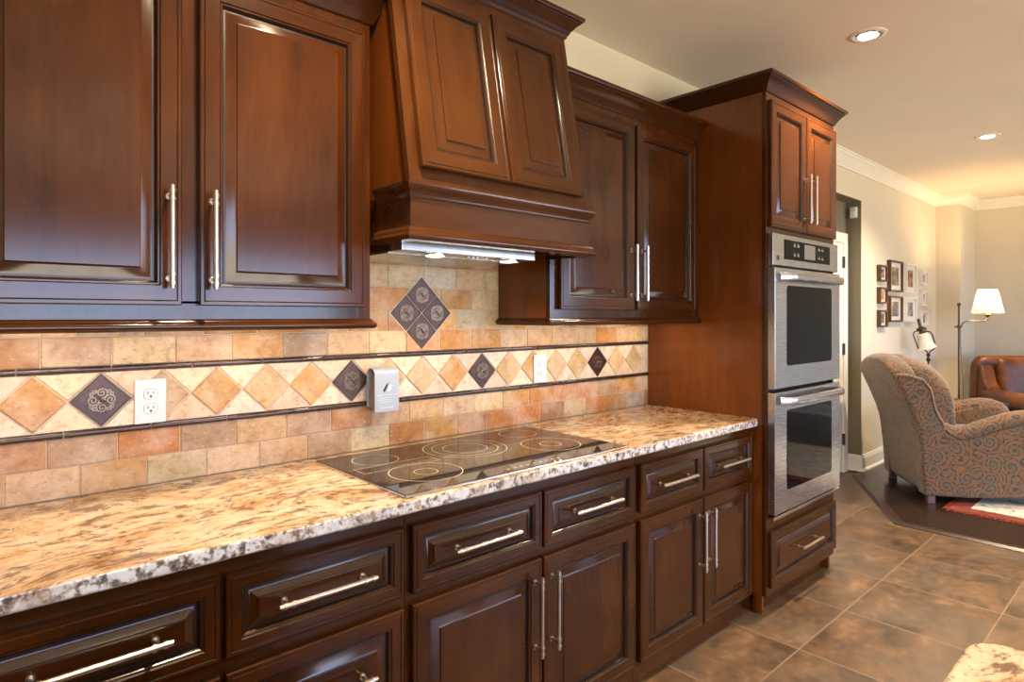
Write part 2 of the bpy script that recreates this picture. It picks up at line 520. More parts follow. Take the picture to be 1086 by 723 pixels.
def leather():
    m, t, b = new_mat('brown_leather')
    tc = t.nodes.new('ShaderNodeTexCoord'); v = tc.outputs['Object']
    n = noise(t, v, 5, 4, .6, .6); n2 = noise(t, v, 90, 3)
    L(t, ramp_out(t, n.outputs['Fac'], [(.3, (.045, .012, .004)), (.55, (.115, .036, .011)), (.75, (.21, .078, .027))]), b.inputs['Base Color'])
    b.inputs['Roughness'].default_value = .42; b.inputs['Specular IOR Level'].default_value = .4
    h = mth(t, 'ADD', mth(t, 'MULTIPLY', n.outputs['Fac'], 1.0), mth(t, 'MULTIPLY', n2.outputs['Fac'], .1)); bump(t, b, h, .4, .01)
    return m


M['leather'] = leather()


def deco_metal():
    m, t, b = new_mat('hammered_bronze_tile')
    tc = t.nodes.new('ShaderNodeTexCoord'); v = tc.outputs['Object']
    n = noise(t, v, 260, 3)
    L(t, ramp_out(t, n.outputs['Fac'], [(.3, (.046, .025, .019)), (.7, (.105, .060, .046))]), b.inputs['Base Color'])
    b.inputs['Metallic'].default_value = .6; b.inputs['Roughness'].default_value = .32
    bump(t, b, n.outputs['Fac'], .5, .0015)
    return m


M['deco'] = deco_metal()
M['decoscroll'] = plain('bronze_scroll', (.27, .185, .13), .28, .95, var=.2, scale=150)
M['liner'] = plain('bronze_pencil_liner', (.065, .035, .026), .22, .35, coat=.4, var=.35, scale=45)

# ------------------------------------------------------------------ room shell
TOWX0, TOWX1 = 2.82, 3.62
REC0, REC1, RECY, RECZ = 4.70, 6.04, .13, 2.42
b = MB()
b.box(LEFT_X - .15, REC0, WALL_Y, .28, 0, CEIL); b.box(REC0, REC1, WALL_Y, .28, RECZ, CEIL); b.box(REC1, FAR_X + .15, WALL_Y, .28, 0, CEIL)
struct(b.build('wall_kitchen', M['wall'], smooth=0))
b = MB(); b.box(REC0 + .001, REC1 - .001, .135, .279, 0, RECZ - .001); b.box(REC1 - .003, REC1, WALL_Y - .001, .134, 0, RECZ - .003); b.box(REC0, REC0 + .003, WALL_Y - .001, .134, 0, RECZ - .003); b.box(REC0, REC1, WALL_Y - .001, .134, RECZ - .003, RECZ); struct(b.build('wall_hall', M['hall_shade'], smooth=0))
b = MB(); b.box(8.405, FAR_X, -.225, WALL_Y, 0, CEIL); struct(b.build('wall_pilaster', M['wall'], smooth=0))
b = MB(); b.box(FAR_X, FAR_X + .15, BACK_Y - .15, WALL_Y, 0, CEIL); struct(b.build('wall_far', M['wall'], smooth=0))
b = MB(); b.box(LEFT_X - .15, LEFT_X, BACK_Y - .15, WALL_Y, 0, CEIL); struct(b.build('wall_left', M['wall'], smooth=0))
b = MB()
W1 = (-1.6, 3.9, .08, 2.10); ADDED_W2 = (5.2, 8.2, .6, 2.3)  # the living-area window is unseen, added for more ambient daylight
for x0, x1, z0, z1 in ((LEFT_X, W1[0], 0, CEIL), (W1[0], W1[1], 0, W1[2]), (W1[0], W1[1], W1[3], CEIL), (W1[1], ADDED_W2[0], 0, CEIL), (ADDED_W2[0], ADDED_W2[1], 0, ADDED_W2[2]), (ADDED_W2[0], ADDED_W2[1], ADDED_W2[3], CEIL), (ADDED_W2[1], FAR_X, 0, CEIL)):
    b.box(x0, x1, BACK_Y - .15, BACK_Y, z0, z1)
struct(b.build('wall_back', M['wall'], smooth=0))
b = MB(); b.box(LEFT_X - .15, FAR_X + .15, BACK_Y - .15, .42, CEIL, CEIL + .12); struct(b.build('ceiling', M['ceil'], smooth=0))
b = MB(); b.box(LEFT_X - .15, FAR_X + .15, BACK_Y - .15, .42, -.12, 0); struct(b.build('floor', M['floortile'], smooth=0))
WOODZ = .010
edge = [(6.04, .0), (5.80, -.0), (4.70, -.65), (4.70, BACK_Y), (FAR_X, BACK_Y), (FAR_X, -.225), (8.405, -.225), (8.405, 0)]
edge = [(6.04, .007), (5.845, .007), (4.70, -.65), (4.70, BACK_Y), (FAR_X, BACK_Y), (FAR_X, -.225), (8.405, -.225), (8.405, .007)]
b = MB(); b.prism([(x, y) for x, y in edge], 'z', .0005, WOODZ); struct(b.build('floor_wood', M['plank'], smooth=0))
b = MB(); b.sweep([(5.845, .007), (4.70, -.65), (4.70, BACK_Y)], [(-.055, .0005), (-.055, .014), (-.01, .016), (.012, .004), (.012, .0005)])
struct(b.build('trim_1', plain('dark_threshold_wood', (.035, .019, .013), .3), smooth=0))

for i, (x0, x1, z0, z1, n) in enumerate(((*W1, 3), (*ADDED_W2, 2))):
    b = MB(); fw = .06; yb = BACK_Y - .13
    b.box(x0, x1, yb, yb + .1, z0, z0 + fw); b.box(x0, x1, yb, yb + .1, z1 - fw, z1)
    for k in range(n + 1):
        xx = x0 + (x1 - x0) * k / n; a0 = xx - (0 if k == 0 else fw * (.5 if k < n else 1)); a1 = xx + (fw if k == 0 else fw * .5 if k < n else 0)
        b.box(a0, a1, yb, yb + .1, z0 + fw, z1 - fw)
    wn = struct(b.build('window_%d' % (i + 1), M['trimwhite'], smooth=0))
    p = MB(); p.box(x0 + fw * .5, x1 - fw * .5, yb + .045, yb + .051, z0 + fw * .5, z1 - fw * .5); p.build('window_pane', M['pane'], wn, smooth=0)

crown_prof = [(0, 2.648), (.010, 2.648), (.012, 2.664), (.022, 2.668), (.030, 2.690), (.058, 2.722), (.078, 2.730), (.082, 2.744), (.092, 2.746), (.092, 2.7565), (0, 2.7565)]
b = MB(); b.sweep([(TOWX1 + .02, .0075), (8.405, .0075), (8.405, -.225), (FAR_X, -.225), (FAR_X, BACK_Y), (LEFT_X, BACK_Y)], crown_prof)
struct(b.build('trim_2', M['trimwhite'], smooth=50))
base_prof = [(0, .0005), (.016, .0005), (.016, .105), (.012, .118), (.007, .124), (.005, .140), (0, .142)]
shoe = [(.016, .0005), (.028, .0005), (.027, .012), (.022, .020), (.016, .022)]
b = MB(); pth = [(6.0365, .134), (6.0365, .0075), (8.405, .0075), (8.405, -.225), (FAR_X, -.225), (FAR_X, BACK_Y)]
b.sweep(pth, [(o, z + WOODZ) for o, z in base_prof]); b.sweep(pth, [(o, z + WOODZ) for o, z in shoe])
struct(b.build('baseboard_far', M['trimwhite'], smooth=50))
b = MB(); b.sweep([(TOWX1, .0075), (REC0 + .0035, .0075), (REC0 + .0035, .134)], base_prof); struct(b.build('baseboard_kitchen', M['trimwhite'], smooth=50))

# hallway door in the recess
dr = MB(); dx0, dx1, dz = 5.08, 5.90, 2.04
dr.box(dx0, dx1, .112, .133, .012, dz)
for (pz0, pz1) in ((.12, .9), (1.0, 1.92)):
    for (px0, px1) in ((dx0 + .1, dx0 + .37), (dx0 + .45, dx1 - .1)):
        dr.box(px0, px1, .104, .114, pz0, pz1)
door = struct(dr.build('door_1', M['trimwhite'], smooth=0))
c = MB()
for x0, x1, z0, z1 in ((dx0 - .09, dx0, 0, dz + .09), (dx1, dx1 + .09, 0, dz + .09), (dx0, dx1, dz, dz + .09)):
    c.rbox(x0, x1, .100, .134, z0 + .001, z1, .004)
c.build('door_casing', M['trimwhite'], door)
for hz in (.25, 1.05, 1.82):
    h = MB(); h.rbox(dx1 - .014, dx1 + .006, .092, .113, hz, hz + .1, .002); h.build('hinge', M['bronze'], door)
h = MB(); h.lathe([(.026, 0), (.026, .008), (.011, .012), (.011, .035), (.026, .042), (.030, .055), (.024, .068), (0.001, .072)], 20, Matrix.Translation((dx0 + .07, .112, .95)) @ Matrix.Rotation(R(90), 4, 'X')); h.build('door_handle', M['bronze'], door)

# ------------------------------------------------------------------ tiled backsplash (part of the wall)
random.seed(11)
TZ0 = .9145
PAL = [(.62, .44, .235), (.52, .275, .075), (.45, .185, .034), (.46, .29, .145), (.48, .385, .27), (.60, .43, .245), (.56, .315, .10), (.40, .255, .135), (.53, .295, .145), (.40, .195, .060), (.52, .25, .055), (.54, .36, .19)]
tiles = MB(); XL = -1.2; XR = 2.818


def clip_poly(poly, x0, x1, z0, z1):
    def cl(p, f, ins):
        o = []
        for i in range(len(p)):
            a, c = p[i], p[(i + 1) % len(p)]
            fa, fc = f(a), f(c)
            if fa >= 0: o.append(a)
            if (fa >= 0) != (fc >= 0):
                q = fa / (fa - fc); o.append((a[0] + (c[0] - a[0]) * q, a[1] + (c[1] - a[1]) * q))
        return o
    for f in (lambda p: p[0] - x0, lambda p: x1 - p[0], lambda p: p[1] - z0, lambda p: z1 - p[1]):
        poly = cl(poly, f, 0)
        if len(poly) < 3: return []
    return poly


def tile_poly(poly, col, y=0.0, jit=.0007, ch=.0035):
    if len(poly) < 3: return
    cx = sum(p[0] for p in poly) / len(poly); cz = sum(p[1] for p in poly) / len(poly)
    n = len(poly); y = y + random.uniform(-jit, jit)
    sz = max(max(abs(p[0] - cx), abs(p[1] - cz)) for p in poly)
    def ins(k): return [(cx + (p[0] - cx) * (1 - k / sz), cz + (p[1] - cz) * (1 - k / sz)) for p in poly]
    rings = [([*poly], .0072), ([*poly], y + .0025), (ins(.0018), y + .0006), (ins(ch), y)]
    vs = []; fs = []
    for r, yy in rings: vs += [(p[0], yy, p[1]) for p in r]
    for k in range(3): fs += [(k * n + i, k * n + (i + 1) % n, (k + 1) * n + (i + 1) % n, (k + 1) * n + i) for i in range(n)]
    fs.append(tuple(range(3 * n, 4 * n)))
    tiles.col = col; tiles.add(vs, fs)


def tint(pal=PAL):
    c = random.choice(pal); k = random.uniform(.88, 1.1)
    return tuple(min(.95, 1.08 * (q * k * random.uniform(.96, 1.04)) ** 1.14) for q in c)


def row(z0, z1, off, x0=XL, x1=XR, g=.0015):
    p = .1575; k = math.floor((x0 - off) / p)
    while off + k * p < x1:
        a = max(off + k * p + g, x0); c = min(off + (k + 1) * p - g, x1)
        if c - a > .006: tile_poly([(a, z0), (c, z0), (c, z1), (a, z1)], tint())
        k += 1


row(TZ0 + .0002, .994, .107); row(.997, 1.072, .193 + .0)
row(1.259, 1.336, .180)
row(1.339, 1.417, .100)
row(1.420, 1.498, .180, .90, 1.80); row(1.501, 1.579, .100, .90, 1.80); row(1.582, 1.70, .180, .90, 1.80)
# the diamond band between the liners
BZ0, BZ1 = 1.0895, 1.2405; BC = 1.165; PIT = .1487; HD = .0712; DX0 = .313
CREAM = [(.70, .56, .40), (.68, .52, .35), (.66, .53, .39), (.71, .58, .43)]
TAN = [(.56, .36, .15), (.50, .28, .095), (.58, .40, .20), (.54, .37, .19)]
decos = {0: 'a', 5: 'b', 9: 'c', 14: 'd'}
for k in range(-11, 18):
    cx = DX0 + PIT * k
    if k not in decos and k < 17:
        tile_poly(clip_poly([(cx - HD, BC), (cx, BC - HD), (cx + HD, BC), (cx, BC + HD)], XL, XR, BZ0, BZ1), tint(TAN), -.0008)
    nx = cx + PIT; g = .0035
    lo = BZ0; hi = BZ1; h = (BC - lo) - .004
    mx = (cx + nx) / 2
    tile_poly(clip_poly([(cx + g, lo), (nx - g, lo), (mx, lo + h)], XL, XR, BZ0, BZ1), tint(CREAM))
    tile_poly(clip_poly([(cx + g, hi), (mx, hi - h), (nx - g, hi)], XL, XR, BZ0, BZ1), tint(CREAM))
bs = tiles.build('wall_backsplash', [M['trav']], smooth=0)
struct(bs)
g = MB(); g.box(XL, XR, .0035, .0078, TZ0, 1.42); g.box(.90, 1.80, .0035, .0078, 1.42, 1.70); gg = g.build('grout', M['mortar'], bs, smooth=0)

for i, (zc, off) in enumerate(((1.0805, .229), (1.2495, .131))):
    lb = MB(); x = off - .2045 * 7; r = .0085
    while x < XR:
        a, c = max(x + .0022, XL), min(x + .2045 - .0022, XR - .002)
        if c - a > .01:
            prof = [(.0035, zc - r)] + [(-.001 - r * .8 * math.cos(q), zc + r * math.sin(q)) for q in [R(-80 + 20 * j) for j in range(9)]] + [(.0035, zc + r)]
            lb.prism(prof, 'x', a, c)
        x += .2045
    struct(lb.build('trim_%d' % (3 + i), M['liner'], smooth=40))

# ------------------------------------------------------------------ metal accent tiles
def scroll_pts(cx, cz, r, turns, start, hand, y=-.0035, n=26):
    o = []
    for i in range(n):
        f = i / (n - 1); q = start + hand * turns * 2 * math.pi * f; rr = r * (1 - .82 * f)
        o.append((cx + rr * math.cos(q), y, cz + rr * math.sin(q)))
    return o


def accent_tile(label, cx, cz, half, group):
    t = thing('accent_tile', label, 'tile', (cx, -.0005, cz), group=group)
    p = MB(); q = half
    def rg(k, y): return [(-k, y, 0), (0, y, -k), (k, y, 0), (0, y, k)]
    rr = [rg(q, .0036), rg(q, -.0025), rg(q - .0016, -.0035), rg(q - .0065, -.0035), rg(q - .0075, -.0022)]
    vs = [v for r_ in rr for v in r_]; fs = []
    for k in range(4): fs += [(k * 4 + i, k * 4 + (i + 1) % 4, k * 4 + 4 + (i + 1) % 4, k * 4 + 4 + i) for i in range(4)]
    fs.append((16, 17, 18, 19)); p.add(vs, fs); p.build('plate', M['deco'], t, smooth=0)
    s = MB(); u = half / .0712
    for k in range(4):
        a = k * math.pi / 2
        ex, ez = .020 * u * math.cos(a), .020 * u * math.sin(a)
        s.tube(scroll_pts(ex, ez,   .0140 * u, 1.7, a + math.pi, 1 if k % 2 else -1), .0021 * u, 6)
        d = a + math.pi / 4
        for hs in (1, -1):
            dx, dz = .0300 * u * math.cos(d + hs * .17), .0300 * u * math.sin(d + hs * .17)
            s.tube(scroll_pts(dx, dz, .0062 * u, 1.3, d + math.pi * .5 * hs, hs, n=16), .0017 * u, 6)
        s.tube([(.005 * u * math.cos(d), -.0035, .005 * u * math.sin(d)), (.026 * u * math.cos(d), -.0035, .026 * u * math.sin(d))], .0016 * u, 5)
    s.build('scrollwork', M['decoscroll'], t)
    st = MB(); h = .006 * u; st.add([(-h, -.002, 0), (0, -.002, -h), (h, -.002, 0), (0, -.002, h), (0, -.0075, 0)], [(0, 1, 4), (1, 2, 4), (2, 3, 4), (3, 0, 4)])
    st.build('stud', M['nickel'], t, smooth=0)
    return t


GB = 'bronze diamonds in the backsplash band'
accent_tile('blue-grey sheened metal diamond tile just left of the white double outlet', DX0, BC, .0712, GB)
accent_tile('bronze scrollwork diamond tile just left of the white plug-in wall unit', DX0 + PIT * 5, BC, .0712, GB)
accent_tile('bronze diamond tile in the band between the plug-in unit and the far outlet', DX0 + PIT * 9, BC, .0712, GB)
accent_tile('dark bronze diamond tile in the band nearest the oven tower, right of the far outlet', DX0 + PIT * 14, BC, .0712, GB)
MX, MZ, MH = 1.351, 1.404, .138
fr = MB()
fr.add([(MX - MH - .004, -.0005, MZ), (MX, -.0005, MZ - MH - .004), (MX + MH + .004, -.0005, MZ), (MX, -.0005, MZ + MH + .004)] +
       [(MX - MH - .004, .003, MZ), (MX, .003, MZ - MH - .004), (MX + MH + .004, .003, MZ), (MX, .003, MZ + MH + .004)],
       [(0, 1, 2, 3), (4, 7, 6, 5), (0, 4, 5, 1), (1, 5, 6, 2), (2, 6, 7, 3), (3, 7, 4, 0)])
fr2 = fr.build('grout_bed', plain('pale_grout', (.66, .54, .42), .9), bs, smooth=0)
GM = 'four bronze tiles of the medallion above the cooktop'
for nm, dx, dz in (('top', 0, 1), ('left', -1, 0), ('right', 1, 0), ('bottom', 0, -1)):
    accent_tile('%s bronze scrollwork tile of the four-tile diamond medallion above the cooktop' % nm, MX + dx * .0695, MZ + dz * .0695, .0672, GM)


# ------------------------------------------------------------------ cabinet joinery
def panel_mesh(w_, h_, fr_=.056, bev=.034, th=.02, step=.0125):
    """a mitred frame round a raised panel, front towards -y, lower left at the origin"""
    mb = MB()
    rings = [(0, 0, 0), (0, th - .003, 0), (.0028, th, 0), (.0095, th, 0), (.0112, th - .0016, 1), (.0130, th, 0),
             (fr_ - .009, th, 0), (fr_ - .006, th - .003, 1), (fr_ - .003, th - .0028, 0), (fr_, th - .006, 0), (fr_ + .003, th - step, 1), (fr_ + .008, th - step, 1)]
    for k in range(1, 7):
        f = k / 6; rings.append((fr_ + .008 + (bev - .008) * f, th - step + (step - .0036) * (.8 * f + .2 * f * f), 0))
    rings.append((fr_ + bev + .0006, th - .0010, 1)); rings.append((fr_ + bev + .0018, th - .0004, 0))
    vs = []
    for i, d, _ in rings: vs += [(i, -d, i), (w_ - i, -d, i), (w_ - i, -d, h_ - i), (i, -d, h_ - i)]
    mb.v = vs
    for k in range(len(rings) - 1):
        gl = rings[k + 1][2]
        for s in range(4):
            s2 = (s + 1) % 4
            mb.f.append([k * 4 + s, k * 4 + s2, k * 4 + 4 + s2, k * 4 + 4 + s]); mb.c.append(None)
            mb.m.append(2 if gl else (1 if s in (0, 2) else 0))
    n = (len(rings) - 1) * 4
    mb.f.append([n, n + 1, n + 2, n + 3]); mb.m.append(1 if w_ > h_ * 1.2 else 0); mb.c.append(None)
    mb.f.append([3, 2, 1, 0]); mb.m.append(0); mb.c.append(None)
    return mb


def handle(parent, x, z, length, upright, y=-.02):
    """bar pull: bar, two collared ends, two posts"""
    mb = MB(); so = .034; h = length / 2; r = .0066
    def P(a, yy): return (x, yy, z + a) if upright else (x + a, yy, z)
    mb.tube([P(-h, y - so), P(h, y - so)], r, 12)
    for s in (-1, 1):
        mb.tube([P(s * (h - .001), y - so), P(s * (h + .003), y - so)],   .0058, 12)
        for d in (.010, .030):
            mb.tube([P(s * (h - d - .003), y - so), P(s * (h - d + .003), y - so)],   .0084, 12)
        mb.tube([P(s * (h - .021), y - so), P(s * (h - .021), y + .0005)], .0048, 10)
        mb.tube([P(s * (h - .021), y - .004), P(s * (h - .021), y + .0005)], .0080, 12)
    return mb.build('handle', M['nickel'], parent)


WOODS = [M['wood'], M['wood_h'], M['glaze']]
HWOODS = [M['hoodwood'], M['hoodwood_h'], M['glaze']]


def door_part(parent, x0, x1, z0, z1, y, hx=None, hz=None, hl=.24, mats=WOODS, fr_=.056, bev=.034, name='door', upright=True):
    d = panel_mesh(x1 - x0, z1 - z0, fr_, bev).build(name, mats, parent, (x0, y, z0), smooth=30)
    if hx is not None: handle(d, hx - x0, hz - z0, hl, upright)
    return d


def drawer_part(parent, x0, x1, z0, z1, y):
    big = (z1 - z0) > .2
    return door_part(parent, x0, x1, z0, z1, y, (x0 + x1) / 2, (z0 + z1) / 2, .24, WOODS, .046 if big else .040, .034 if big else .028, 'drawer', False)


rail_prof = lambda z: [(-.012, z), (.006, z), (.012, z + .003), (.0150, z + .0075), (.0158, z + .012), (.0150, z + .0165), (.012, z + .0205), (.007, z + .0225), (.0055, z + .026), (.0005, z + .030), (-.012, z + .030)]


def crown_cab(z, h=.085, q=.058):
    return [(-.004, z), (.004, z), (.009, z + .006), (.010, z + .012), (.015, z + .018), (.018, z + .026), (q * .42, z + h * .42), (q * .60, z + h * .60), (q * .80, z + h * .72), (q * .84, z + h * .78), (q * .97, z + h * .82), (q, z + h * .88), (q, z + h), (-.004, z + h)]


def wall_cabinet(label, x0, x1, dl, dr_, yf=-.306, z0=1.384, ztop=2.281, lsweep=True, rsweep=True):
    t = thing('wall_cabinet', label, 'cabinet', (0, 0, 0), group='cherry wall cabinets')
    c = MB(); th = .018
    c.mi = 0
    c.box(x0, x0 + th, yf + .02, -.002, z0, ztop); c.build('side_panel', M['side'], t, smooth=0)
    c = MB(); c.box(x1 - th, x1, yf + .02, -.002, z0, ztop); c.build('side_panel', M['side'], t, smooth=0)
    c = MB(); c.box(x0 + th, x1 - th, yf + .02, -.002, z0 + .02, z0 + .04); c.box(x0 + th, x1 - th, yf + .02, -.002, ztop - .02, ztop); c.box(x0 + th, x1 - th, -.012, -.003, z0 + .04, ztop - .02)
    c.build('carcass', M['wood'], t, smooth=0)
    f = MB(); s = .04
    f.rbox(x0, x0 + s + .004, yf, yf + .0195, z0, ztop, .0015); f.rbox(x1 - s - .004, x1, yf, yf + .0195, z0, ztop, .0015)
    f.box(x0 + s, x1 - s, yf + .0005, yf + .0195, z0, z0 + .046); f.box(x0 + s, x1 - s, yf + .0005, yf + .0195, ztop - .045, ztop)
    mid = (dl[1] + dr_[0]) / 2; f.box(mid - .025, mid + .025, yf + .0005, yf + .0195, z0 + .04, ztop - .04)
    f.build('face_frame', M['wood'], t)
    zb, zt = 1.419, 2.243
    door_part(t, dl[0], dl[1], zb, zt, yf - .0005, dl[1] - .030, 1.583)
    door_part(t, dr_[0], dr_[1], zb, zt, yf - .0005, dr_[0] + .028, 1.583)
    lp = ([(x0, -.002)] if lsweep else []) + [(x0, yf), (x1, yf)] + ([(x1, -.002)] if rsweep else [])
    r = MB(); r.sweep(lp, rail_prof(z0 - .029)); r.build('light_rail', M['wood_h'], t, smooth=40)
    k = MB(); k.sweep(lp, crown_cab(ztop - .004)); k.build('crown_molding', M['crown'], t, smooth=40)
    return t


wall_cabinet('dark cherry two-door wall cabinet left of the range hood, window sheen on its doors', -.02, .957, (.0, .430), (.470, .932), lsweep=False)
wall_cabinet('dark cherry two-door wall cabinet between the range hood and the oven tower', 1.741, 2.818, (1.784, 2.262), (2.281, 2.762), rsweep=False)
wall_cabinet('dark cherry two-door wall cabinet at the near end of the run', -1.0, -.024, (-.978, -.535), (-.495, -.046), rsweep=False)


# under-cabinet lamps
def under_light(label, x, y=-.20, ln=.30):
    t = thing('under_cabinet_light', label, 'light', (x, y, 1.4035), group='lamps below the wall cabinets')
    h = MB(); h.rbox(-ln / 2, ln / 2, -.022, .022, -.016, .0, .003); h.build('housing', M['white'], t)
    g = MB(); g.rbox(-ln / 2 + .01, ln / 2 - .01, -.014, .014, -.0185, -.0155, .001); g.build('lens', M_LENS, t)
    ld = bpy.data.lights.new('under_light', 'AREA'); ld.shape = 'RECTANGLE'; ld.size = ln - .03; ld.size_y = .03; ld.energy = UNDER_W; ld.color = WARM2
    o = bpy.data.objects.new('under_light', ld); COL.objects.link(o); o.parent = t; o.location = (0, 0, -.021)


M_LENS = emis('lamp_lens', (1, .82, .58), 3.0)
M_CAN = emis('ceiling_lamp_lens', (1, .90, .74), 14.0)
for x, lb in ((-.55, 'slim lamp fixed below the nearmost wall cabinet'), (.15, 'slim lamp fixed below the left door of the cabinet by the hood'), (.66, 'slim lamp fixed below the right door of the cabinet by the hood'),
              (2.02, 'slim lamp below the far wall cabinet, nearer the hood'), (2.55, 'slim lamp below the far wall cabinet, nearer the oven tower')):
    under_light(lb, x)

# ------------------------------------------------------------------ range hood
HX0, HX1, HY, HZ0, HZ1, HZT = .970, 1.733, -.51, 1.612, 1.770, 2.445
SL = .1822; HYT = HY + SL * (HZT - HZ1); TILT = math.atan(SL)
t = thing('range_hood', 'cherry wood range hood with sloping two-door front above the cooktop', 'range hood')
b = MB(); i = .012
b.prism([(-.004, HZ1 - .02), (HY + .022, HZ1 - .02), (HYT + .022, HZT), (HYT + .022, 2.50), (-.004, 2.50)], 'x', HX0 + i, HX1 - i)
b.build('body', M['side'], t, smooth=0)
b = MB(); b.prism([(HY, HZ1 - .02), (HY + .021, HZ1 - .02), (HYT + .021, HZT + .01), (HYT, HZT + .01)], 'x', HX0, HX1); b.build('front_frame', M['hoodwood'], t, smooth=0)
b = MB(); b.box(HX0, HX1, HY, HY + .02, HZ0 + .005, HZ1 - .021); b.box(HX0, HX0 + .02, HY + .02, -.004, HZ0 + .005, HZ1 - .021); b.box(HX1 - .02, HX1, HY + .02, -.33, HZ0 + .005, HZ1 - .021)
b.box(HX0 + .02, HX1 - .02, HY + .02, -.004, HZ1 - .075, HZ1 - .055)
b.build('apron', M['hoodwood_h'], t, smooth=0)
hp = [(HX0, -.33), (HX0, HY), (HX1, HY), (HX1, -.33)]
b = MB(); b.sweep(hp, [(-.002, 1.728), (.003, 1.728), (.006, 1.736), (.006, 1.744), (.012, 1.752), (.018, 1.758), (.020, 1.768), (.020, 1.772), (-.002, 1.776)]); b.build('upper_molding', M['hoodwood_h'], t, smooth=40)
b = MB(); b.sweep(hp, [(-.022, HZ0 - .004), (.016, HZ0 - .004), (.021, HZ0 + .004), (.021, HZ0 + .010), (.014, HZ0 + .018), (.014, HZ0 + .024), (.009, HZ0 + .032), (.004, HZ0 + .036), (-.002, HZ0 + .036), (-.022, HZ0)]); b.build('lower_molding', M['hoodwood_h'], t, smooth=40)
b = MB(); b.sweep([(HX0, -.006), (HX0, HYT), (HX1, HYT), (HX1, -.006)], crown_cab(HZT - .006, .078, .058)); b.build('crown_molding', M['crown'], t, smooth=40)
for x0, x1 in ((1.006, 1.344), (1.352, 1.692)):
    d = panel_mesh(x1 - x0, .592, .060, .036).build('door', HWOODS, t, (x0, HY - .0005 + SL * (1.819 - HZ1), 1.819), (-TILT, 0, 0), smooth=30)
ins = MB(); ins.rbox(.995, 1.545, -.425, -.012, 1.588, 1.634, .003); ins_o = ins.build('extractor_insert', M['steel'], t)
pn = MB(); pn.rbox(.998, 1.540, -.345, -.016, 1.5850, 1.5885, .001); pn.build('filter_panel', M['steel'], ins_o)
for x in (1.144, 1.456):
    l_ = MB(); l_.lathe([(.0345, 0), (.0345, -.004), (.030, -.0055)], 24, Matrix.Translation((x, -.382, 1.588))); lo = l_.build('lamp_bezel', M['chrome'], ins_o)
    l_ = MB(); l_.lathe([(.029, -.0050), (.027, -.0072), (.001, -.0080)], 24, Matrix.Translation((x, -.382, 1.588))); l_.build('lamp_lens', M_CAN, ins_o)
    ld = bpy.data.lights.new('hood_light', 'SPOT'); ld.energy = HOOD_W * 6; ld.color = WARM; ld.spot_size = R(150); ld.spot_blend = .6; ld.shadow_soft_size = .025
    o = bpy.data.objects.new('hood_light', ld); COL.objects.link(o); o.parent = t; o.location = (x, -.382, 1.573)
for k in range(5):
    q = MB(); q.rbox(1.262 + k * .019, 1.274 + k * .019, -.398, -.386, 1.5835, 1.5885, .0015); q.build('control_button', M['white'], ins_o)

# ------------------------------------------------------------------ base cabinets
BY = -.5795; ZT = .876; ZB = .085


def base_cabinet(label, x0, x1, stiles, toe=True):
    t = thing('base_cabinet', label, 'cabinet', (0, 0, 0), group='cherry base cabinets')
    c = MB(); c.box(x0 + .002, x1 - .002, BY + .02, -.03, ZB, ZT - .001); c.build('carcass', M['side'], t, smooth=0)
    f = MB(); f.rbox(x0 + .0005, x1 - .0005, BY, BY + .0195, ZB - .012, ZT - .001, .002); f.build('face_frame', M['wood_h'], t)
    k = MB(); xe = x1 if toe else x1 - .075
    k.rbox(x0 + .001, xe - .001, BY + .004, BY + .03, .001, ZB - .013, .003)
    if not toe: k.box(xe, x1 - .001, -.50, -.48, .001, ZB - .001)
    k.build('toe_board', M['wood_h'], t)
    return t


DY = BY - .0005


def drawer_stack(label, x0, x1, cols):
    t = base_cabinet(label, x0, x1, None)
    for a, c in cols:
        for z0, z1 in ((.655, .836), (.368, .622), (.088, .345)): drawer_part(t, a, c, z0, z1, DY)
    return t


def door_base(label, x0, x1, cols, toe=True):
    t = base_cabinet(label, x0, x1, None, toe)
    for k, (a, c) in enumerate(cols):
        drawer_part(t, a, c, .652, .834, DY)
    for k, (a, c) in enumerate(cols):
        door_part(t, a, c, .088, .622, DY, (c - .034 if k == 0 else a + .030), .455, .245)
    return t


drawer_stack('cherry drawer base cabinet under the counter, left of the cooktop', -.03, .905, ((-.012, .434), (.446, .893)))
door_base('cherry base cabinet under the cooktop, two drawers over two doors', .905, 1.912, ((.920, 1.405), (1.416, 1.896)))
door_base('cherry base cabinet beside the oven tower, two drawers over two doors', 1.912, 2.818, ((1.930, 2.368), (2.380, 2.800)), toe=False)
drawer_stack('cherry drawer base cabinet at the near end of the counter run', -.97, -.03, ((-.955, -.506), (-.494, -.046)))

# ------------------------------------------------------------------ countertop, cooktop, island
def slab(poly, z0, z1, r=.008):
    bm = bmesh.new()
    vs = [bm.verts.new((x, y, z0)) for x, y in poly]; f = bm.faces.new(vs)
    ex = bmesh.ops.extrude_face_region(bm, geom=[f])
    for v in ex['geom']:
        if isinstance(v, bmesh.types.BMVert): v.co.z = z1
    ed = [e_ for e_ in bm.edges if abs(e_.verts[0].co.z - e_.verts[1].co.z) < 1e-6]
    bmesh.ops.bevel(bm, geom=ed, offset=r, segments=3, affect='EDGES', profile=.5)
    bm.verts.index_update(); mb = MB(); mb.add([v.co[:] for v in bm.verts], [[v.index for v in f.verts] for f in bm.faces]); bm.free(); return mb


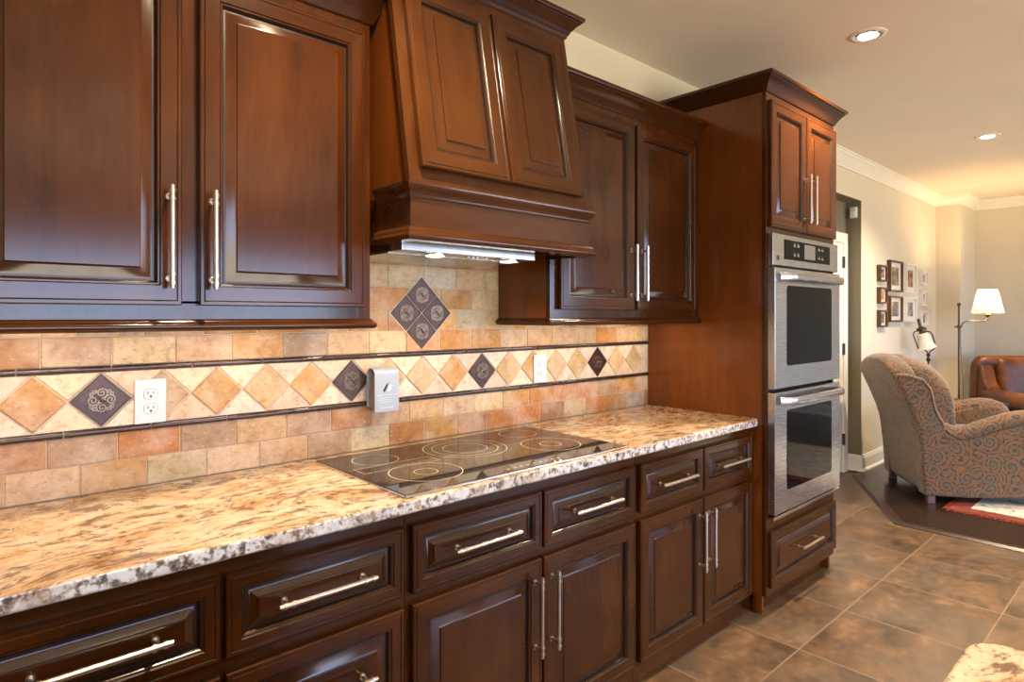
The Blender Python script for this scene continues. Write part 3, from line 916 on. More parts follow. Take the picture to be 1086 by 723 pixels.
CFY = -.623
rc = [(2.818 - .018 + .018 * math.cos(q), CFY + .018 + .018 * math.sin(q)) for q in [R(-90 + 15 * k) for k in range(7)]]
mb = slab([(-1.2, -.001), (-1.2, CFY)] + rc + [(2.818, -.001)], ZT, .914)
tag(mb.build('countertop', M['granite'], smooth=40), 'long speckled tan granite countertop along the tiled wall', 'countertop')
isl_r = [(1.146 - .05 + .05 * math.cos(q), -1.774 - .05 + .05 * math.sin(q)) for q in [R(10 * k) for k in range(10)]]
mb = slab([(1.146, -2.85)] + isl_r + [(-1.5, -1.774), (-1.5, -2.85)], ZT, .914)
tag(mb.build('island_countertop', M['granite'], smooth=40), 'tan granite island top with a rounded corner standing over the tile floor', 'countertop')
t = thing('island_cabinet', 'dark wood island cabinet carrying the granite top with rounded corner', 'cabinet')
c = MB(); c.box(-1.46, 1.10, -2.81, -1.83, .09, ZT - .001); c.build('carcass', M['wood'], t, smooth=0)
c = MB(); c.box(-1.40, 1.04, -2.76, -1.89, .001, .09); c.build('toe_board', M['glaze'], t, smooth=0)
for k in range(4):
    x0 = -1.44 + k * .635; d = panel_mesh(.62, .76).build('panel', WOODS, t, (x0 + .62, -1.8305, .1), (0, 0, R(180)), smooth=30)
d = panel_mesh(.94, .76).build('panel', WOODS, t, (1.1005, -2.79, .1), (0, 0, R(90)), smooth=30)

t = thing('cooktop', 'black glass electric cooktop set into the granite counter', 'cooktop')
c = MB(); c.rbox(.897, 1.842, -.598, -.062, .9142, .9205, .0025, 3); c.build('glass_top', M['cookglass'], t)
c = MB(); c.rbox(.893, 1.850, -.6105, -.5985, .9142, .9195, .0015); c.build('front_trim', M['chrome'], t)
c = MB(); c.rbox(1.8425, 1.850, -.598, -.062, .9142, .9190, .0012); c.build('side_trim', M['chrome'], t)
c = MB(); c.rbox(.8895, .8965, -.598, -.062, .9142, .9190, .0012); c.build('side_trim', M['chrome'], t)
M['ringline'] = plain('printed_ring', (.42, .36, .28), .35)


def ring(cx, cy, r, wd=.0016, z=.92075):
    q = MB(); n = 72; vs = []; fs = []
    for j in range(n):
        a = 2 * math.pi * j / n
        for rr in (r - wd, r + wd): vs.append((cx + rr * math.cos(a), cy + rr * math.sin(a), z))
    for j in range(n): fs.append((2 * j, 2 * j + 1, (2 * j + 3) % (2 * n), (2 * j + 2) % (2 * n)))
    q.add(vs, fs); return q


for cx, cy, rs in ((1.08, -.425, (.112, .036)), (1.375, -.240, (.150, .118, .080)), (1.655, -.394, (.110, .040)), (1.045, -.185, (.075,)), (1.70, -.165, (.075,))):
    q = MB()
    for r_ in rs:
        g_ = ring(cx, cy, r_); q.add(g_.v, g_.f)
    q.build('burner_ring', M['ringline'], t, smooth=0, fix=False)
q = MB()
for x0, x1, y0, y1 in ((.925, .9275, -.33, -.26), (1.2, 1.2025, -.33, -.26), (.925, 1.2, -.262, -.2595), (.925, 1.2, -.33, -.3275)): q.add([(x0, y0, .92074), (x1, y0, .92074), (x1, y1, .92074), (x0, y1, .92074)], [(0, 1, 2, 3)])
q.build('bridge_marking', M['ringline'], t, smooth=0, fix=False)
q = MB()
for k in range(9):
    xx = 1.28 + k * .028; q.add([(xx, -.575, .92075), (xx + .012, -.575, .92075), (xx + .012, -.566, .92075), (xx, -.566, .92075)], [(0, 1, 2, 3)])
q.build('control_marking', M['ringline'], t, smooth=0, fix=False)

# ------------------------------------------------------------------ oven tower
TY = -.656; TT = 2.447
t = thing('oven_cabinet', 'tall cherry cabinet housing the double oven at the end of the counter', 'cabinet')
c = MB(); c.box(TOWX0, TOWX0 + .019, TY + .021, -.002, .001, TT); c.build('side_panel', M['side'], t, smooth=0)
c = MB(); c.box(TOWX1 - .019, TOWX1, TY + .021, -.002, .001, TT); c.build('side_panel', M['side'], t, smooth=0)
c = MB(); c.box(TOWX0 + .02, TOWX1 - .02, TY + .021, -.005, TT - .02, TT); c.box(TOWX0 + .02, TOWX1 - .02, -.02, -.004, .1, TT - .02)
c.box(TOWX0 + .02, TOWX1 - .02, TY + .021, -.02, 1.785, 1.80); c.box(TOWX0 + .02, TOWX1 - .02, TY + .021, -.02, .425, .437)
c.build('carcass', M['wood'], t, smooth=0)
f = MB(); f.rbox(TOWX0, TOWX0 + .022, TY, TY + .0205, .085, TT, .0015); f.rbox(TOWX1 - .022, TOWX1, TY, TY + .0205, .085, TT, .0015)
f.box(TOWX0 + .02, TOWX1 - .02, TY + .0005, TY + .0205, 1.782, 1.830); f.box(TOWX0 + .02, TOWX1 - .02, TY + .0005, TY + .0205, 2.385, TT)
f.box(TOWX0 + .02, TOWX1 - .02, TY + .0005, TY + .0205, .380, .442); f.box(TOWX0 + .02, TOWX1 - .02, TY + .0005, TY + .0205, .085, .14); f.box(3.205, 3.240, TY + .0005, TY + .0205, 1.83, 2.385)
f.build('face_frame', M['wood'], t)
door_part(t, 2.836, 3.219, 1.811, 2.401, TY - .0005, 3.219 - .030, 1.977)
door_part(t, 3.228, 3.606, 1.811, 2.401, TY - .0005, 3.228 + .030, 1.977)
drawer_part(t, 2.836, 3.604, .125, .386, TY - .0005)
k = MB(); k.sweep([(TOWX0, -.006), (TOWX0, TY), (TOWX1, TY), (TOWX1, -.006)], crown_cab(TT - .008, .078, .056)); k.build('crown_molding', M['crown'], t, smooth=40)
k = MB(); k.rbox(TOWX0 - .012, TOWX1 - .001, -.612, -.592, .001, .0845, .003); k.build('toe_board', M['wood_h'], t)

o_ = thing('wall_oven', 'stainless steel double wall oven with black windows in the tall cabinet', 'oven')
OX0, OX1 = 2.8445, 3.5955
c = MB(); c.box(OX0, OX1, -.64, -.06, .444, 1.780); c.build('casing', M['black'], o_, smooth=0)
c = MB(); c.rbox(2.830, 3.608, -.684, -.657, 1.630, 1.780, .004); cp = c.build('control_panel', M['steel'], o_)
c = MB(); c.rbox(2.950, 3.488, -.687, -.683, 1.664, 1.758, .0012); c.build('black_panel', M['ovenglass'], cp)
c = MB(); c.rbox(3.165, 3.295, -.6885, -.6865, 1.676, 1.748, .0008); c.build('display', plain('grey_display', (.10, .105, .105), .3), cp)
KEY = plain('pale_key_print', (.13, .13, .13), .6)
q = MB()
for cx in (3.055, 3.095):
    for cz in (1.735, 1.690):
        q.box(cx - .012, cx + .012, -.6874, -.6868, cz + .009, cz + .0105); q.box(cx - .010, cx - .002, -.6874, -.6868, cz - .008, cz + .006); q.box(cx + .002, cx + .010, -.6874, -.6868, cz - .008, cz + .006)
for cx in (3.345, 3.39):
    for cz in (1.735, 1.690):
        q.box(cx - .012, cx + .012, -.6874, -.6868, cz + .009, cz + .0105); q.box(cx - .012, cx - .003, -.6874, -.6868, cz - .006, cz + .004); q.box(cx + .003, cx + .012, -.6874, -.6868, cz - .008, cz + .004)
q.build('key_marking', KEY, cp, smooth=0)
q = MB(); q.box(2.868, 2.893, -.6850, -.6838, 1.655, 1.676); q.build('emblem', M['black'], cp, smooth=0)


def oven_door(z0, z1, w0, w1, hz):
    d = MB(); d.rbox(2.830, 3.608, -.694, -.657, z0, z1, .004); d_ = d.build('oven_door', M['steel'], o_)
    g_ = MB(); x0, x1, r = 2.955, 3.488, .018; pl = []
    for cx, cz, a0 in ((x1 - r, w1 - r, 0), (x0 + r, w1 - r, 90), (x0 + r, w0 + r, 180), (x1 - r, w0 + r, 270)):
        pl += [(cx + r * math.cos(R(a0 + 18 * k)), cz + r * math.sin(R(a0 + 18 * k))) for k in range(6)]
    g_.prism(pl, 'y', -.6958, -.693); g_.build('window', M['ovenglass'], d_, smooth=20)
    h = MB(); n = 24; vs = []; fs = []; m_ = 12
    for i in range(n + 1):
        f_ = i / n; x = 2.862 + (3.576 - 2.862) * f_
        e_ = min(f_, 1 - f_); y = -.700 - .040 * min(1, math.sin(min(1, e_ / .10) * math.pi / 2)) - .010 * math.sin(math.pi * f_)
        for j in range(m_):
            q_ = 2 * math.pi * j / m_; cs, sn = math.cos(q_), math.sin(q_)
            vs.append((x, y + .009 * cs, hz + .019 * math.copysign(abs(sn) ** .8, sn)))
    for i in range(n):
        for j in range(m_): fs.append((i * m_ + j, i * m_ + (j + 1) % m_, (i + 1) * m_ + (j + 1) % m_, (i + 1) * m_ + j))
    fs.append(tuple(range(m_))); fs.append(tuple(range(n * m_, n * m_ + m_))); h.add(vs, fs)
    h.build('handle', M['steel'], d_)


oven_door(1.053, 1.619, 1.157, 1.538, 1.577)
oven_door(.468, 1.036, .568, .946, .996)
c = MB(); c.rbox(2.828, 3.610, -.690, -.657, .444, .460, .002); c.build('lower_trim', M['chrome'], o_)

# ------------------------------------------------------------------ outlets and the plug-in unit
def outlet(label, x, z, wpl=.080, hpl=.125, y=-.0012, group='white wall outlets'):
    t = thing('wall_outlet', label, 'outlet', (x, y, z), group=group)
    p = MB(); p.rbox(-wpl / 2, wpl / 2, -.0065, .0, -hpl / 2, hpl / 2, .003, 2); p.build('cover_plate', M['white'], t)
    for s in (1, -1):
        q = MB(); pl = []
        for k in range(24):
            a = 2 * math.pi * k / 24; pl.append((.0175 * math.copysign(abs(math.cos(a)) ** .75, math.cos(a)), s * .0205 + .0145 * math.copysign(abs(math.sin(a)) ** .85, math.sin(a))))
        q.prism(pl, 'y', -.0082, -.006); so = q.build('socket', M['white'], t)
        e_ = MB()
        e_.prism([(u * 1.05, s * .0205 + (v - s * .0205) * 1.05) for u, v in pl], 'y', -.0068, -.0062)
        e_.build('socket_rim', M['dark_slot'], so)
        h = MB(); h.box(-.0085, -.0063, -.0086, -.008, s * .0205 - .001, s * .0205 + .0075); h.box(.0060, .0080, -.0086, -.008, s * .0205, s * .0205 + .0070)
        h.prism([(.003 * math.cos(R(30 * k)), s * .0205 - .0068 + .0032 * math.sin(R(30 * k))) for k in range(12)], 'y', -.0086, -.008)
        h.build('slot', M['dark_slot'], so, smooth=0)
    return t


outlet('white double outlet on the tiled backsplash left of the cooktop', .430, 1.152)
outlet('white double outlet in the backsplash band below the far wall cabinet', 1.988, 1.155)
outlet('white outlet low on the beige wall behind the paisley armchair', 6.603, .33, .075, .12, WALL_Y - .0005)
t = thing('plug_in_unit', 'silver-white plug-in wall unit with a dark pictogram on the backsplash', 'dispenser', (1.160, 0, 1.127))
pw = plain('silver_white_plastic', (.40, .43, .48), .30, var=.02)
prof = []
yb, yf, r, zt, zb = -.014, -.062, .020, .077, -.074
path = [(yb, zb + .018), (yb, zt - r)] + [((yb + yf) / 2 - (yf - yb) / 2 * math.cos(R(a)) * 1.0, zt - r + r * math.sin(R(a))) for a in range(0, 181, 15)] + [(yf, zt - r), (yf, zb)]
path = [(yb, zb + .018), (yb, zt - r)] + [((yb + yf) / 2 + (yb - yf) / 2 * math.cos(R(a)), zt - r + r * math.sin(R(a))) for a in range(10, 180, 14)] + [(yf, zt - r), (yf, zb)]
th = .005; inner = []
for i_, (y, z) in enumerate(path):
    a_ = Vector(path[max(0, i_ - 1)]); c_ = Vector(path[min(len(path) - 1, i_ + 1)]); d_ = (c_ - a_).normalized(); n_ = Vector((d_.y, -d_.x))
    inner.append((y + n_.x * th, z + n_.y * th))
c = MB(); vs = []; fs = []; n = len(path)
for xx in (-.0495, .0495): vs += [(xx, y, z) for y, z in path] + [(xx, y, z) for y, z in inner]
for i_ in range(n - 1):
    fs += [(i_, i_ + 1, n + i_ + 1, n + i_), (2 * n + i_, 3 * n + i_, 3 * n + i_ + 1, 2 * n + i_ + 1), (i_, 2 * n + i_, 2 * n + i_ + 1, i_ + 1), (n + i_, n + i_ + 1, 3 * n + i_ + 1, 3 * n + i_)]
fs += [(0, n, 3 * n, 2 * n), (n - 1, 3 * n - 1, 4 * n - 1, 2 * n - 1)]
c.add(vs, fs); co = c.build('cover', pw, t, smooth=40)
bv = co.modifiers.new('edge', 'BEVEL'); bv.width = .002; bv.segments = 2; bv.limit_method = 'ANGLE'
c = MB(); c.rbox(-.040, .040, -.056, -.0205, -.066, .052, .004); c.build('core', plain('brown_plastic', (.30, .20, .14), .5), t)  # core is brown in its own colour
c = MB(); c.rbox(-.047, .047, -.0138, -.0010, -.060, .050, .003); c.build('wall_plug', pw, t)
c = MB(); c.prism([(-.016, .004), (-.004, .022), (.006, .030), (.002, .018), (-.004, .006), (-.010, -.004), (-.014, -.002)], 'y', -.0676, -.0664); c.build('pictogram', M['black'], t, smooth=0)
c = MB(); c.prism([(.000, .000), (.010, .020), (.017, .022), (.018, .008), (.010, .000)], 'y', -.0676, -.0664); c.build('pictogram', M['white'], t, smooth=0)
c = MB(); c.box(-.043, .043, -.0674, -.0664, -.0145, -.0125)
for k, (a, d_) in enumerate(((-.030, .028), (-.040, .014), (-.035, .022))): c.box(a, d_, -.0674, -.0664, -.024 - .0 - k * .008, -.022 - k * .008)
c.box(-.028, .028, -.0674, -.0664, -.060, -.057)
c.build('printed_lines', plain('faint_print', (.56, .59, .64), .4), t, smooth=0)

# ------------------------------------------------------------------ ceiling lamps
def can_light(label, x, y, power=CAN_W, seen=True):
    t = thing('recessed_light', label, 'light', (x, y, CEIL), group='recessed ceiling lights')
    m_ = MB(); m_.lathe([(.080, -.0002), (.080, -.003), (.074, -.0055), (.062, -.006), (.058, -.002)], 36, cap=False); m_.build('trim_ring', M['trimwhite'], t)
    m_ = MB(); m_.lathe([(.058, -.0015), (.054, -.0050), (.046, -.0070)], 32, cap=False); m_.build('gimbal', M['chrome'], t)
    m_ = MB(); m_.lathe([(.045, -.0060), (.040, -.0095), (.001, -.0110)], 28); m_.build('lamp_lens', M_CAN, t)
    ld = bpy.data.lights.new('can_light', 'SPOT'); ld.energy = power * 4; ld.color = WARM; ld.spot_size = R(135); ld.spot_blend = .8; ld.shadow_soft_size = .045
    o = bpy.data.objects.new('can_light', ld); COL.objects.link(o); o.parent = t; o.location = (0, 0, -.020)


can_light('lit recessed ceiling light nearest the oven tower', 3.31, -.93)
can_light('lit recessed ceiling light farther off, over the living area', 5.84, -.94)
can_light('added unseen recessed ceiling light over the counter left of the range hood', .78, -.93, CAN_W * .65)  # unseen lamp continuing the row, added to light the kitchen fronts
can_light('added unseen recessed ceiling light over the near end of the island', .78, -3.3)  # from here a rear row of unseen lamps, added for the room's lighting
can_light('added unseen recessed ceiling light over the island walkway', 3.31, -3.3)
can_light('added unseen recessed ceiling light over the middle of the rug', 5.84, -3.3)

# ------------------------------------------------------------------ living area
def frame_pic(label, x0, x1, z0, z1, mat, photo_cols, group, seed):
    dp = .036; y = WALL_Y - .0005; fw = .018
    t = thing('picture_frame', label, 'picture frame', ((x0 + x1) / 2, y, (z0 + z1) / 2), group=group)
    w_, h_ = (x1 - x0) / 2, (z1 - z0) / 2
    f = MB()
    f.rbox(-w_, w_, -dp, 0, h_ - fw, h_, .002); f.rbox(-w_, w_, -dp, 0, -h_, -h_ + fw, .002); f.rbox(-w_, -w_ + fw, -dp, 0, -h_ + fw, h_ - fw, .002); f.rbox(w_ - fw, w_, -dp, 0, -h_ + fw, h_ - fw, .002)
    f.build('frame', mat, t)
    m_ = MB(); m_.box(-w_ + fw, w_ - fw, -.016, -.002, -h_ + fw, h_ - fw); m_.build('mat', M['white'], t, smooth=0)
    pm, tt, bb = new_mat('photo_print')
    v = obj_coords(tt, False); nn = noise(tt, mapping(tt, v, (1, 1, 1), loc=(seed * 3.1, 0, seed)), 14, 3, .6)
    L(tt, ramp_out(tt, nn.outputs['Fac'], [(.36, photo_cols[0]), (.5, photo_cols[1]), (.62, photo_cols[2])]), bb.inputs['Base Color']); bb.inputs['Roughness'].default_value = .3
    pw_, ph_ = (w_ - fw) * .58, (h_ - fw) * .66
    p = MB(); p.box(-pw_, pw_, -.0175, -.0155, -ph_, ph_); p.build('photo', pm, t, smooth=0)


FBR = plain('brown_frame_wood', (.075, .030, .014), .4, var=.2)
FWH = plain('pale_frame_wood', (.74, .70, .64), .5, var=.05)
GF = 'framed photos on the living area wall'
PC = {'g': ((.04, .06, .02), (.20, .15, .08), (.42, .28, .20)), 'd': ((.01, .01, .01), (.04, .03, .03), (.30, .22, .18)), 'o': ((.35, .11, .03), (.42, .20, .09), (.06, .03, .02)), 'b': ((.02, .02, .04), (.16, .15, .17), (.45, .40, .37))}
for k, (lb, z0, z1, pc) in enumerate((('topmost', 1.717, 1.872, 'd'), ('middle', 1.508, 1.664, 'o'), ('lowest', 1.288, 1.450, 'd'))):
    frame_pic('small brown picture frame, %s of the three in the left column' % lb, 6.435, 6.640, z0, z1, FBR, PC[pc], GF, k)
frame_pic('large brown picture frame with a mostly green photo, upper of its pair', 6.722, 7.105, 1.630, 1.935, FBR, PC['g'], GF, 4)
frame_pic('large brown picture frame, lower of its pair, dark photo on white mat', 6.722, 7.100, 1.335, 1.588, FBR, PC['b'], GF, 5)
frame_pic('large pale picture frame with an orange-toned photo, upper of its pair', 7.224, 7.565, 1.630, 1.930, FWH, PC['o'], GF, 6)
frame_pic('large pale picture frame, lower of its pair, above the reading lamp', 7.224, 7.565, 1.335, 1.588, FWH, PC['b'], GF, 7)
for k, (lb, z0, z1, pc) in enumerate((('topmost', 1.722, 1.880, 'd'), ('middle', 1.503, 1.668, 'b'), ('lowest', 1.284, 1.446, 'd'))):
    frame_pic('small pale picture frame, %s of the three in the right column' % lb, 7.757, 7.965, z0, z1, FWH, PC[pc], GF, 8 + k)

t = thing('motion_sensor', 'white motion sensor high on the edge of the hallway opening', 'sensor', (REC1 - .0005, .066, 2.320))
c = MB(); c.rbox(-.034, 0, -.031, .031, -.050, .050, .010, 3); c.build('housing', M['white'], t)
c = MB(); c.rbox(-.040, -.030, -.022, .022, -.035, .012, .006, 3); c.build('lens', plain('frosted_lens', (.86, .86, .86), .6), t)

# rug
t = thing('rug', 'grey patterned area rug with a red fringed border on the wood floor', 'rug', (5.30, -.81, WOODZ + .0005))
RW, RL = 1.6, 2.6


def rug_mat():
    m, tt, bb = new_mat('woven_rug_field')
    v = obj_coords(tt, False)
    vo = tt.nodes.new('ShaderNodeTexVoronoi'); vo.inputs['Scale'].default_value = 11; L(tt, v, vo.inputs['Vector'])
    nn = noise(tt, v, 14, 5, .65, .8); n2 = noise(tt, v, 120, 2)
    c_ = ramp_out(tt, nn.outputs['Fac'], [(.36, (.10, .13, .16)), (.46, (.45, .45, .43)), (.58, (.62, .58, .52)), (.66, (.42, .12, .07))])
    c_ = mix(tt, mth(tt, 'MULTIPLY', ramp_out(tt, vo.outputs['Distance'], [(.25, (1, 1, 1)), (.32, (0, 0, 0))]), .4), c_, (.30, .34, .38))
    L(tt, c_, bb.inputs['Base Color']); bb.inputs['Roughness'].default_value = .95; bump(tt, bb, n2.outputs['Fac'], .5, .002)
    return m


c = MB(); c.rbox(0, RW, -RL, 0, 0, .010, .003); c.build('border', plain('red_rug_border', (.16, .026, .012), .95, var=.45, scale=40, bumpy=.5), t)
c = MB(); c.rbox(.11, RW - .11, -RL + .11, -.11, .0098, .0115, .0005); c.build('field', rug_mat(), t)
random.seed(5)
c = MB()
for k in range(330):
    y = -RL * k / 330; c.tube([(0, y, .006), (-.02, y + random.uniform(-.006, .006), .005), (-.04, y + random.uniform(-.012, .012), .0025)], .0028, 4)
for k in range(260):
    x = RW * k / 260; c.tube([(x, 0, .006), (x + random.uniform(-.006, .006), .02, .005), (x + random.uniform(-.012, .012), .035, .0025)], .0028, 4)
c.build('fringe', plain('red_fringe', (.19, .03, .013), .95, var=.4, scale=60), t)['kind'] = 'stuff'


# paisley armchair
def soft(mb, name, mat, parent, bev=.02, sub=2, loc=(0, 0, 0)):
    o = mb.build(name, mat, parent, loc, smooth=80, wn=False)
    if bev:
        m_ = o.modifiers.new('round', 'BEVEL'); m_.width = bev; m_.segments = 3; m_.limit_method = 'ANGLE'; m_.angle_limit = R(40)
    if sub:
        s_ = o.modifiers.new('sub', 'SUBSURF'); s_.levels = sub; s_.render_levels = sub
    return o


AC = thing('armchair', 'paisley upholstered armchair with nailhead trim on the dark wood floor', 'armchair', (5.345, -.656, WOODZ), R(-54.3))
CW = .80
PM = M['paisley']
side = [(.0, .055), (.30, .055), (.60, .070), (.865, .072), (.89, .35), (.885, .58), (.80, .655), (.635, .640), (.488, .595), (.347, .535), (.247, .508), (.139, .565), (-.028, .525), (-.016, .30)]
wing = [(-.03, .520), (-.11, .735), (-.199, .930), (-.165, .955), (-.10, .950), (.0, .920), (.055, .845), (.078, .720), (.108, .650), (.150, .575), (.10, .50)]
arm = [(.115, .585), (.170, .540), (.247, .520), (.347, .547), (.488, .607), (.635, .652), (.78, .660), (.865, .615), (.890, .53)]
for s_, y0 in ((0, 0), (1, CW - .13)):
    c = MB(); c.prism(side, 'y', y0, y0 + .13); o = c.build('arm_panel', PM, AC, smooth=30, wn=False)
    m_ = o.modifiers.new('round', 'BEVEL'); m_.width = .018; m_.segments = 3; m_.limit_method = 'ANGLE'; m_.angle_limit = R(50)
    c = MB(); yw = .0 if s_ == 0 else CW - .085
    c.prism(wing, 'y', yw + .002, yw + .083); o = c.build('wing', PM, AC, smooth=30, wn=False)
    m_ = o.modifiers.new('round', 'BEVEL'); m_.width = .022; m_.segments = 3; m_.limit_method = 'ANGLE'; m_.angle_limit = R(50)
    c = MB(); ya = .058 if s_ == 0 else CW - .058
    c.tube([(x, ya, z - .012) for x, z in arm], [.045, .052, .058, .062, .064, .066, .066, .062, .045], 18); o = c.build('arm_roll', PM, AC, smooth=60, wn=False)
    s2 = o.modifiers.new('sub', 'SUBSURF'); s2.levels = 1; s2.render_levels = 1
    # nailheads along the arm and the wing
    c = MB(); sg = -1 if s_ == 0 else 1; yo = (0 if s_ == 0 else CW)
    def studs(pl, yy, sp=.0165):
        acc = 0.0
        for i_ in range(len(pl) - 1):
            a_, d_ = Vector(pl[i_]), Vector(pl[i_ + 1]); ln = (d_ - a_).length; q_ = acc
            while q_ < ln:
                p = a_ + (d_ - a_) * (q_ / ln)
                c.lathe([(.0068, 0), (.0055, .003), (.002, .0048)], 8, Matrix.Translation((p.x, yy, p.y)) @ Matrix.Rotation(R(90 * -sg), 4, 'X')); q_ += sp
            acc = q_ - ln
    studs([(.139, .545), (.165, .515), (.247, .480), (.347, .505), (.488, .562), (.635, .606), (.78, .615), (.85, .57)], yo + sg * .001)
    studs([(-.165, .935), (-.10, .930), (-.01, .902), (.036, .838), (.058, .715), (.088, .640), (.118, .590)], yo + (.0 if s_ else .002) + sg * .001)
    c.build('nailhead_trim', M['bronze'], AC)
# outer back: a leaning, slightly bowed shell with a rolled top
c = MB(); ny = 13; vs = []; fs = []
for i_ in range(ny):
    f_ = i_ / (ny - 1); y = .004 + (CW - .008) * f_; u = abs(2 * f_ - 1); bulge = .030 * (1 - u ** 2); zt = .955 + .125 * (1 - u ** 2.6)
    pr = [(.006, .045), (-.012 - bulge * .2, .30), (-.032 - bulge * .5, .52), (-.115 - bulge * .8, .74), (-.203 - bulge, .93 + (zt - .955) * .5), (-.205 - bulge, zt - .03), (-.165 - bulge, zt), (-.10, zt + .006), (-.045, zt - .02), (-.03, zt - .10), (.0, .74), (.05, .52), (.07, .30), (.07, .045)]
    vs += [(x, y, z) for x, z in pr]
k = len(pr)
for i_ in range(ny - 1):
    for j in range(k): fs.append((i_ * k + j, i_ * k + (j + 1) % k, (i_ + 1) * k + (j + 1) % k, (i_ + 1) * k + j))
fs.append(tuple(range(k))); fs.append(tuple(range((ny - 1) * k, ny * k))); c.add(vs, fs)
soft(c, 'back_panel', PM, AC, 0, 1)
c = MB(); ny = 11; vs = []; fs = []
for i_ in range(ny):
    f_ = i_ / (ny - 1); y = .078 + (CW - .156) * f_; u = abs(2 * f_ - 1); g_ = (1 - u ** 3); zt = .99 + .085 * (1 - u ** 2.4); fx = .05 * g_
    pr = [(-.10, zt - .02), (-.05, zt + .008), (.03, zt), (.12 + fx * .6, zt - .06), (.19 + fx, zt - .15), (.225 + fx, .78), (.24 + fx, .62), (.23 + fx, .46), (.10, .42), (.0, .60), (-.06, .80)]
    vs += [(x, y, z) for x, z in pr]
k = len(pr)
for i_ in range(ny - 1):
    for j in range(k): fs.append((i_ * k + j, i_ * k + (j + 1) % k, (i_ + 1) * k + (j + 1) % k, (i_ + 1) * k + j))
fs.append(tuple(range(k))); fs.append(tuple(range((ny - 1) * k, ny * k))); c.add(vs, fs)
soft(c, 'back_cushion', PM, AC, 0, 2)
c = MB(); c.rbox(.20, .90, .135, CW - .135, .33, .50, .05, 4); c.build('seat_cushion', PM, AC, smooth=80, wn=False)
c = MB(); c.box(.06, .86, .12, CW - .12, .09, .335); c.build('seat_base', PM, AC, smooth=0)
for x, y in ((.022, .012), (.022, CW - .075), (.80, .012), (.80, CW - .075)):
    c = MB(); c.prism([(x + .006, y + .006), (x + .054, y + .006), (x + .054, y + .056), (x + .006, y + .056)], 'z', .0128 if x > .5 else .0005, .088); c.build('foot', plain('worn_foot_wood', (.12, .065, .045), .5), AC, smooth=0)

# leather club chair facing the kitchen
def dep(u, v, d):
    q = (u - 543) / 660 * d
    return (d * AX[0] + q * RT[0], -2 + d * AX[1] + q * RT[1], 1.393 - (v - 335) / 660 * d)


p0 = dep(1033, 377, 6.55)
LC = thing('club_chair', 'brown leather club chair with rolled arms beyond the armchair', 'armchair', (p0[0], p0[1], WOODZ), R(-50.8))
LM = M['leather']; LW = 1.0
c = MB(); vs = []; fs = []; nx = 9
for i_ in range(nx):
    f_ = i_ / (nx - 1); x = LW * f_; e_ = 1 - abs(2 * f_ - 1) ** 4
    pr = [(.16, .12), (.17, .5), (.15, .85), (.12, .945), (.06, .972), (.0, .965), (-.045, .925), (-.035, .87), (.01, .80), (.02, .5), (.02, .12)]
    vs += [(x, y, z) for y, z in pr]
k = len(pr)
for i_ in range(nx - 1):
    for j in range(k): fs.append((i_ * k + j, i_ * k + (j + 1) % k, (i_ + 1) * k + (j + 1) % k, (i_ + 1) * k + j))
fs.append(tuple(range(k))); fs.append(tuple(range((nx - 1) * k, nx * k))); c.add(vs, fs); soft(c, 'backrest', LM, LC, 0, 1)
for x0 in (.02, LW - .20):
    c = MB(); c.prism([(.02, .08), (.02, .93), (-.02, .90), (-.10, .70), (-.22, .585), (-.74, .575), (-.76, .08)], 'x', x0 + .02, x0 + .15); o = c.build('arm_panel', LM, LC, smooth=30, wn=False)
    m_ = o.modifiers.new('round', 'BEVEL'); m_.width = .03; m_.segments = 4; m_.limit_method = 'ANGLE'; m_.angle_limit = R(30)
    c = MB(); c.tube([(x0 + .08, -.06, .575), (x0 + .075, -.25, .555), (x0 + .07, -.5, .555), (x0 + .07, -.79, .55)], [.07, .088, .092, .092], 20); c.build('arm_roll', LM, LC, smooth=60)
    c = MB(); c.lathe([(.086, 0), (.080, .012), (.060, .016), (.056, .008), (.030, .010), (.026, .018), (.002, .020)], 24, Matrix.Translation((x0 + .07, -.785, .55)) @ Matrix.Rotation(R(90), 4, 'X')); c.build('arm_rosette', LM, LC)
c = MB(); c.rbox(.19, LW - .19, -.15, .03, .46, .93, .075, 4)
c.v = [(x, y - .035 * math.sin(math.pi * (x - .19) / (LW - .38)) * math.sin(math.pi * (z - .46) / .47) * (1 if y < -.06 else 0), z) for x, y, z in c.v]
o = c.build('back_cushion', LM, LC, rot=(R(-7), 0, 0), loc=(0, -.04, .02), smooth=80, wn=False)
s2 = o.modifiers.new('sub', 'SUBSURF'); s2.levels = 1; s2.render_levels = 1
c = MB(); c.rbox(.19, LW - .19, -.76, -.06, .28, .47, .05, 4); c.build('seat_cushion', LM, LC, smooth=80, wn=False)
c = MB(); c.rbox(.10, LW - .10, -.74, .05, .09, .30, .02, 2); c.build('seat_base', LM, LC)
for x, y in ((.06, -.70), (LW - .12, -.70), (.06, .06), (LW - .12, .06)):
    c = MB(); c.lathe([(.022, .0005), (.030, .05), (.034, .125)], 12, Matrix.Translation((x + .03, y, 0))); c.build('foot', M['glaze'], LC)

